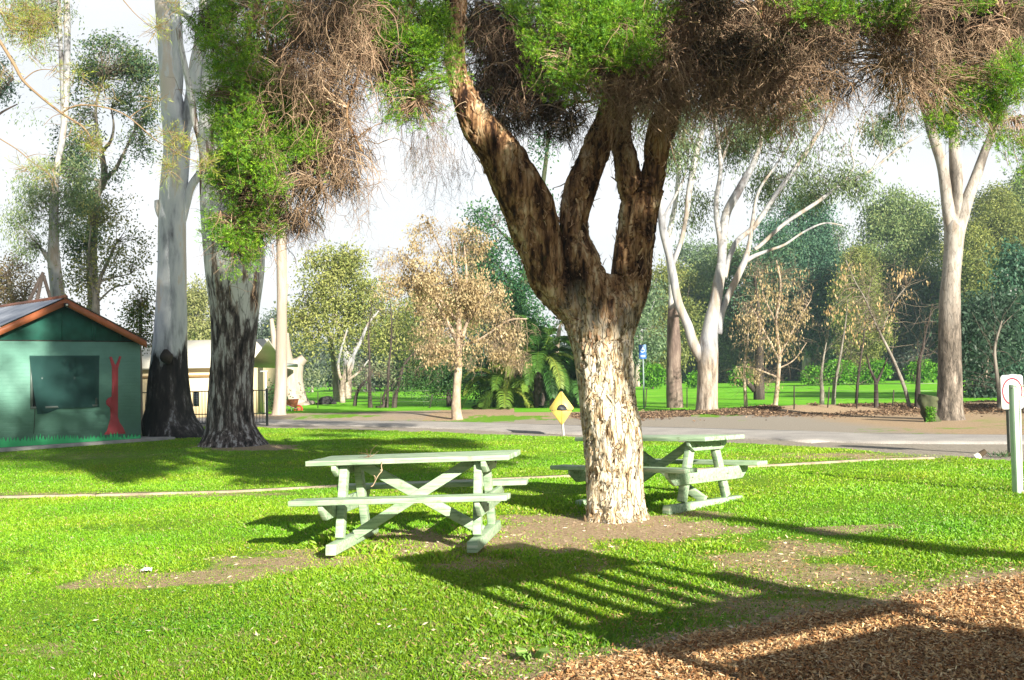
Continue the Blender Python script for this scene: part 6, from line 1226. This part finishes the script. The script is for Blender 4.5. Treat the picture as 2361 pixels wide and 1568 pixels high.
ab = n.new("ShaderNodeMath"); ab.operation = 'ABSOLUTE'; sb = n.new("ShaderNodeMath"); sb.operation = 'SUBTRACT'; sb.inputs[1].default_value = float(pc[0] - b_[0]); l.new(sp.outputs['X'], sb.inputs[0]); l.new(sb.outputs[0], ab.inputs[0])
mr = n.new("ShaderNodeMapRange"); mr.inputs[1].default_value = .005; mr.inputs[2].default_value = .022; mr.inputs[3].default_value = 0.85; mr.inputs[4].default_value = 0; l.new(ab.outputs[0], mr.inputs[0])
c = RMP(NT(3, 4), [(.35, (.62, .44, .07)), (.65, (.66, .52, .16))]); mm = n.new("ShaderNodeMixRGB"); mm.inputs[2].default_value = (.40, .20, .05, 1); l.new(mr.outputs[0], mm.inputs[0]); l.new(c.outputs[0], mm.inputs[1]); l.new(mm.outputs[0], b.inputs['Base Color'])
part("plate", o, Acc().add(np.vstack([A_, B_]), [j[None], j[::-1][None] + k, np.stack([j, j + k, (j + 1) % k + k, (j + 1) % k], -1)]), ym)
u = hs / 39.5; hp = [(-11 + 0, 0)] + [(-0 + 12 * math.cos(q) , 13.5 * math.sin(q)) for q in np.linspace(math.pi, .18, 16)] + [(16, .6), (27, .8), (27, -1.0), (2, -1.2), (-5, -.6)]
A_ = np.array([pc + [(x_ + 1) * u * .98, -.0055, (z_ - 5.0) * u] for x_, z_ in hp]); k = len(hp); B_ = A_ + [0, .003, 0]; j = np.arange(k)
sy = part("hump_symbol", o, Acc().add(np.vstack([A_, B_]), [j[None], j[::-1][None] + k, np.stack([j, j + k, (j + 1) % k + k, (j + 1) % k], -1)]), BLK)
a = Acc()
for x0, x1 in ((-27, -23), (-21.5, -19), (-15.5, -14)): a.add(*box(pc + np.array([(x0 + x1) / 2 * u, -.004, -4.6 * u]), ((x1 - x0) * u, .003, 1.4 * u)))
part("worn_line", o, a, BLK)

b_ = G(1273, 931); D = b_[1]; o = thing("car_park_sign", "long narrow yellow-edged VISITORS CAR PARK board on blue posts beneath the palms", "sign", b_)
BLU = flat("faded_blue_post", (.10, .17, .30), .5)
part("post", o, Acc().add(*box(W(1273.5, 896, D) , (.13, .08, 76 * D / FOC))), BLU, mod=.01)
part("post", o, Acc().add(*box(W(1342, 893, D), (.13, .08, 76 * D / FOC))), BLU, mod=.01)
wl_, wr_ = W(1268, 857, D - .07), W(1352, 854, D - .07); cc_ = (wl_ + wr_) / 2; an = math.atan2(wr_[2] - wl_[2], wr_[0] - wl_[0]); Lb = np.linalg.norm(wr_ - wl_)
rot = np.array([[math.cos(an), 0, -math.sin(an)], [0, 1, 0], [math.sin(an), 0, math.cos(an)]])
part("board", o, Acc().add(*box(cc_, (Lb, .03, .21), rot)), flat("yellow_board", (.42, .38, .06), .6)); part("panel", o, Acc().add(*box(cc_ + [0, -.018, 0], (Lb - .06, .01, .13), rot)), flat("faded_green_panel", (.34, .42, .28), .6))
def text(s, parent, loc, size, mat, rotz=0, roll=0, name="lettering"):
    cu = bpy.data.curves.new(name, 'FONT'); cu.body = s; cu.size = size; cu.align_x = 'CENTER'; cu.align_y = 'CENTER'; cu.extrude = .001; cu.materials.append(mat)
    q = bpy.data.objects.new(name, cu); col.objects.link(q); q.parent = parent; q.location = tuple(np.array(loc) - np.array(parent.location)); q.rotation_euler = (R(90), -roll, rotz)
    bpy.context.view_layer.update(); me = bpy.data.meshes.new_from_object(q.evaluated_get(bpy.context.evaluated_depsgraph_get())); m_ = bpy.data.objects.new(name, me); col.objects.link(m_)
    m_.parent = parent; m_.location = q.location; m_.rotation_euler = q.rotation_euler; bpy.data.objects.remove(q); return m_
text("VISITORS CAR PARK", o, cc_ + [0, -.026, 0], .145, flat("blue_letters", (.05, .10, .24), .6), roll=an)

b_ = G(1485, 941); D = b_[1]; o = thing("accessible_parking_sign", "small blue wheelchair-symbol sign on a tall thin pole right of the paperbark trunk", "sign", b_)
part("pole", o, Acc().add(*tube([W(1485, 945, D), W(1482, 797, D)], [.033, .03], 3, 8)), flat("grey_green_pole", (.20, .26, .26), .5), smooth=True)
pc = W(1481.5, 811, D - .045); WHT = flat("white_symbol", (.75, .78, .8), .5)
part("plate", o, Acc().add(*box(pc, (.29, .006, .55))), flat("blue_plate", (.035, .13, .45), .45), mod=.001)
a = Acc(); q = pc + [0, -.005, .07]
for p in ([(.0, .14), (.0, .02), (.06, .02), (.09, -.08)], [(.0, .07), (.06, .07)], [(-.02, .05), (-.07, .0), (-.07, -.06), (-.02, -.10), (.05, -.07)]):
    a.add(*tube([q + [x_, 0, z_] for x_, z_ in p], [.013] * len(p), None, 6))
V, F = tube([q + [0, .001, .165], q + [0, -.004, .165]], [.022, .022], 2, 10); a.add(V, F); part("wheelchair_symbol", o, a, WHT)
for k_ in (-.10, -.15): part("text_line", o, Acc().add(*box(pc + [0, -.005, k_ - .05], (.2, .003, .022))), WHT)

GPM = flat("pale_green_post_paint", (.46, .62, .46), .5, noise=.08)
b_ = G(2344, 1138); D = b_[1]; an = R(28); rot = np.array([[math.cos(an), -math.sin(an), 0], [math.sin(an), math.cos(an), 0], [0, 0, 1]])
o = thing("gate_post", "pale green square post at the right edge, shaded on its left face", "post", b_)
T_ = W(2336, 887, D); Bt = W(2345, 1142, D); d = unit(T_ - Bt); X_ = unit(np.cross([math.sin(an), -math.cos(an), 0], d)) * -1; Y_ = np.cross(d, X_)
part("shaft", o, Acc().add(*box((T_ + Bt) / 2, (.068, .068, np.linalg.norm(T_ - Bt)), np.stack([X_, Y_, d], 1))), GPM, mod=.005)
part("wire_tie", o, Acc().add(*tube([W(2329, 889, D - .03), W(2332, 896, D - .06), W(2336, 893, D - .07), W(2343, 891, D - .05), W(2346, 900, D - .05)], [.004] * 5, 20, 5)), M_BOLT)
o = thing("wire_gate", "pale mesh gate panel hung to the right of the green post", "gate", W(2356, 1125, D + .1)); GW = flat("pale_gate_wire", (.62, .66, .58), .45)
a = Acc(); fr = [(2351, 890), (2352, 950), (2357, 1132), (2460, 1140), (2458, 885), (2351, 890)]; a.add(*tube([W(x_, y_, D + .05) for x_, y_ in fr], [.011] * 6, None, 6)); part("frame", o, a, GW)
a = Acc()
for x_ in range(2361, 2458, 11): a.add(*tube([W(x_ + 0, 890, D + .06), W(x_ + 5, 1136, D + .06)], [.004, .004], None, 4))
for y_ in (914, 920, 1104, 1110): a.add(*tube([W(2352 + (y_ - 900) * .025, y_, D + .055), W(2459, y_, D + .055)], [.006, .006], None, 4))
part("mesh", o, a, GW)

b_ = G(2326, 1050); D = b_[1]; o = thing("prohibition_sign", "white plate with a red ring on a dark timber post, partly behind the green post", "sign", b_)
part("post", o, Acc().add(*box((W(2327, 1054, D) + W(2331, 872, D)) / 2, (.085, .085, (1054 - 866) * D / FOC))), flat("weathered_grey_timber", (.11, .115, .105), .9, noise=.25, scale=14), mod=.006)
an = R(21); pc = W(2334, 904, D - .09); c_, s_ = math.cos(an), math.sin(an); Xp = np.array([c_, s_, 0]); Np = np.array([s_, -c_, 0]); pw, ph_ = .44, 78 * D / FOC
def plate(pts, o0, o1): 
    A_ = np.array([pc + Xp * x_ + [0, 0, z_] + Np * o1 for x_, z_ in pts]); B_ = A_ + Np * (o0 - o1); k = len(pts); j = np.arange(k); return np.vstack([A_, B_]), [j[None], j[::-1][None] + k, np.stack([j, j + k, (j + 1) % k + k, (j + 1) % k], -1)]
rp_ = [(sx * (pw / 2 - .05) + .05 * math.cos(q), sz * (ph_ / 2 - .05) + .05 * math.sin(q)) for sx, sz, q0 in ((1, 1, 0), (-1, 1, 90), (-1, -1, 180), (1, -1, 270)) for q in np.radians(np.array([0, 30, 60, 90]) + q0)]
part("plate", o, Acc().add(*plate(rp_, -.004, .0)), flat("white_plate", (.78, .78, .76), .5, noise=.03))
th = np.linspace(0, 2 * np.pi, 49)[:-1]; ro, ri = .205, .178
V = np.array([pc + Xp * r_ * math.cos(q) + [0, 0, r_ * math.sin(q) + .01] + Np * .003 for r_ in (ro, ri) for q in th]); j = np.arange(48); part("red_ring", o, Acc().add(V, np.stack([j, (j + 1) % 48, 48 + (j + 1) % 48, 48 + j], -1)), flat("red_ring_paint", (.55, .03, .05), .5, noise=.03))
part("post_cap", o, Acc().add(*box(W(2331, 865, D), (.11, .11, .03))), flat("grey_cap", (.3, .32, .31), .5), mod=.008)

# curled slab of bark (white on one side) at the lawn's edge and the little weed clump by the post
b_ = G(2253, 1057); D = b_[1]; U_, V_ = np.meshgrid(np.linspace(0, 1, 12), np.linspace(0, 1, 10)); th = (V_ - .5) * 2.6
P0_, P1_ = W(2248, 1056, D), W(2272, 1040, D); ax = P1_ - P0_; L_ = np.linalg.norm(ax); ax /= L_; sd = unit(np.cross(ax, [0, -1, .2])); up_ = np.cross(sd, ax)
Pq = P0_ + ax * (U_[..., None] * L_) + sd * (np.sin(th) * .055 * (1 - .35 * U_))[..., None] + up_ * (np.cos(th) * .05 * (1 - .3 * U_))[..., None]
i = np.arange(9)[:, None] * 12 + np.arange(11)[None]; a = Acc(); pp = Pq.reshape(-1, 3); cb = np.where((U_ < .45).reshape(-1, 1), [[.75, .70, .60]], [[.06, .045, .03]]); a.add(pp, np.stack([i, i + 1, i + 13, i + 12], -1).reshape(-1, 4), cb); a.add(pp - up_ * .012, np.stack([i, i + 12, i + 13, i + 1], -1).reshape(-1, 4), cb)
solo("curled_bark", "curled piece of bark, one end white and the other black, on the far lawn edge", "bark", a, M_FLAKE, b_)
b_ = G(2314, 1055); m = 60; a = Acc(); a.add(*leafq(b_ + rng.normal(size=(m, 3)) * [.12, .08, .0] , rdir(m) * [1, 1, .5] + [0, 0, .9], .13, .012, pal(P_DKG + [(.1, .07, .04)], m))); solo("weed_clump", "small dark weed clump at the foot of the timber sign post", "weed", a, LEAF, b_)
b_ = G(337, 1322); m = 9; a = Acc(); U_, V_ = np.meshgrid(np.linspace(-1, 1, 12), np.linspace(-1, 1, 10)); zz = .018 + .035 * fbm(np.stack([U_ * 1.8, V_ * 1.8, 0 * U_], -1), 3, 4) + .012
P = np.stack([b_[0] + U_ * .045 * (1 + .4 * fbm(np.stack([U_, V_, U_ * 0 + 2], -1) * 2, 2, 3)), b_[1] + V_ * .04, b_[2] + zz], -1); i = np.arange(9)[:, None] * 12 + np.arange(11)[None]; a.add(P.reshape(-1, 3), np.stack([i, i + 1, i + 13, i + 12], -1).reshape(-1, 4))
solo("crumpled_tissue", "small crumpled white tissue lying on the lawn in the left foreground", "litter", a, flat("tissue_white", (.8, .78, .74), .9), b_)
b_ = G(1228, 1521); m = 16; a = Acc(); an = rng.uniform(0, 6.28, m); dd = np.stack([np.cos(an), np.sin(an), .35 + .2 * rng.random(m)], -1); a.add(*leafq(b_ + dd * .015 + [0, 0, .01], dd, .09, .045, pal([(.20, .36, .08), (.28, .44, .12)], m)))
solo("broadleaf_weed", "broad-leaved weed rosette growing in bare soil at the bottom of the frame", "weed", a, LEAF, b_)

# ================================================================== BEHIND THE CAMERA (only their shadows reach the picture)
tw = thing("play_tower", "timber play tower with a barred railing that throws the striped shadow on the lawn", "play tower", (2.76, 2.4, 0))
fwd = -SUNH; rgt = np.array([-fwd[1], fwd[0], 0]); B0 = np.array([2.76, 2.40, 0.])
def TWB(u0, u1, z0, z1, d0=0, d1=.05):
    c = B0 + rgt * (u0 + u1) / 2 - fwd * (d0 + d1) / 2 + np.array([0, 0, (z0 + z1) / 2]); return box(c, (abs(u1 - u0), abs(d1 - d0), z1 - z0), np.stack([rgt, fwd, [0, 0, 1.]], 1))
TWM = flat("tower_timber", (.25, .17, .10), .8)
TAN = math.tan(SUN_EL)
P = lambda nm, ac: part(nm, tw, ac, TWM)
P("roof_board", Acc().add(*TWB(-1.0, .50, 2.06, 2.42))); P("roof_board", Acc().add(*TWB(-.80, .42, 2.425, 2.62, .0, .9)))
P("side_panel", Acc().add(*TWB(-1.30, .50, 1.30, 1.595))); P("side_panel", Acc().add(*TWB(-1.28, -1.07, 1.60, 1.85)))
for k, u0 in enumerate((-.80, -.565, -.33, -.095, .14)): P("rail_bar", Acc().add(*TWB(u0, u0 + .115, 1.60, 2.055, 0, .03)))
for u0, d0 in ((-1.10, .06), (.40, .06), (-1.10, 1.2), (.40, 1.2)): P("post", Acc().add(*TWB(u0, u0 + .09, 0, 2.09, d0, d0 + .09)))
P("deck", Acc().add(*TWB(-.9, .39, 1.25, 1.285, .2, 1.3)))
def offtree(name, label, base, segs, crowns, L=.3, n_=900, r0=.25):
    o = thing(name, label, "tree", base); base = np.array(base, float)
    for sg in segs: part("trunk" if sg is segs[0] else "limb", o, Acc().add(*tube([base + np.array(q[:3]) for q in sg], [q[3] for q in sg], 30, 12)), M_BROWN, smooth=True)
    a = Acc()
    for c in crowns:
        m = int(c[6] if len(c) > 6 else n_); u = rdir(m * 2) * rng.random((m * 2, 1)) ** .4; C = base + np.array(c[:3]) + u[:, :1] * c[3] * rgt - u[:, 1:2] * c[4] * fwd + u[:, 2:3] * [0, 0, c[5]]
        g = fbm(C / .9, 2, 12) > -.02; C = C[g]; a.add(*leafq(C, rdir(len(C)), L, L * .45, pal(P_BLUE, len(C))))
    part("crown", o, a, LEAF)
sB = np.array([9.7, -3.95, 0])
offtree("shade_gum", "gum tree behind the photographer whose trunk throws the long dark line across the lawn", sB, [[(0, 0, -.1, .30), (0, 0, 3, .24), (.05, 0, 5, .17), (0, 0, 6.4, .10), (-.3, 0, 8, .06)], [(0, 0, 5.9, .10), (-.6, -.3, 7.4, .07), (-.9, -.5, 9, .04)]],
        [tuple(rgt * 1.0) [:2] + (8.7, 1.25, 1.2, 1.15, 2000), tuple(rgt * 1.9)[:2] + (9.0, .8, 1., .8, 700)])
offtree("shade_shrub_tree", "leafy small tree to the photographer's right that shades the wood chips", (5.0, .3, 0), [[(0, 0, -.05, .09), (0, .05, 1.5, .05), (0, 0, 2.2, .02)]],
        [(0, 0, 1.82, 1.05, .4, .30, 2600), tuple(rgt * -1.4)[:2] + (1.85, .9, .4, .36, 1800)], L=.12)
offtree("tall_shade_gum", "tall gum far behind the photographer that dapples the shed and the river gums", tuple(np.array([-1 + 40 * SUNH[0], 10 + 40 * SUNH[1], 0]) + rgt * 8), [[(0, 0, -.1, .5), (0, 0, 9, .35), (0, 0, 16, .2), (0, 0, 24, .1)]],
        [tuple(rgt * -8.6)[:2] + (24, 2.6, 3, 3.4, 2600), tuple(rgt * -8.4)[:2] + (30, 3, 3, 3.4, 2400), tuple(rgt * -4.5)[:2] + (23.5, 3, 3, 3, 330), tuple(rgt * -7)[:2] + (20.5, 3.5, 3, 1.4, 600)], L=.6)

# ================================================================== AIR
hz = bpy.data.materials.new("haze_air"); hz.use_nodes = True; n, l = hz.node_tree.nodes, hz.node_tree.links; n.clear()
o_ = n.new("ShaderNodeOutputMaterial"); pv = n.new("ShaderNodeVolumePrincipled"); pv.inputs['Color'].default_value = (.62, .85, .95, 1); pv.inputs['Density'].default_value = .0007; pv.inputs['Anisotropy'].default_value = .2
l.new(pv.outputs[0], o_.inputs['Volume'])
V, F = box((0, 85, 17.5), (420, 260, 37.5)); o_ = struct("haze", (V, [F], np.ones((8, 3))), hz, kind="stuff")

# unseen woodland added behind the photographer (keeps the low sky off the shaded sides, stays under the sun's rays)
a = Acc(); r = np.random.default_rng(77)
for k in range(150):
    az = r.uniform(-100, 280); az = math.radians(az); dist = r.uniform(26, 40); dv = np.array([math.cos(az), math.sin(az)])
    if dv[1] > .35: continue
    cs = dv @ SUNH[:2]; hmax = 7.0 if cs > .70 else 14.0; hg = r.uniform(.7, 1) * hmax; n_ = 330
    u = rdir(n_) * r.random((n_, 1)) ** .4; a.add(*leafq(np.array([dv[0] * dist, dv[1] * dist, hg * .5]) + u * [3.2, 3.2, hg * .5], rdir(n_), .9, .5, pal(P_DKG, n_)))
struct("unseen_woodland", a, LEAF, kind="stuff")

# dark leaf litter banked up along the mound across the road
r = np.random.default_rng(3); N = 60000; x = r.uniform(2, 24, N); y = 33.0 - .12 * (x - 12) + r.normal(-.6, 1.3, N)
k = (n2(x, y, .5, 8) > -.25) & (y > ycurve(ROADF, x) + .5); x, y = x[k], y[k]; k = len(x); dd = rdir(k) * [1, 1, .25]
V, F, C = leafq(np.stack([x, y, h(x, y) + .01 + r.random(k) * .03], -1), dd, r.uniform(.05, .13, k), r.uniform(.02, .05, k), pal([(.10, .06, .04), (.20, .13, .08), (.30, .21, .13), (.06, .04, .03)], k))
struct("mound_litter", (V, [F], C), CHIP, kind="stuff")
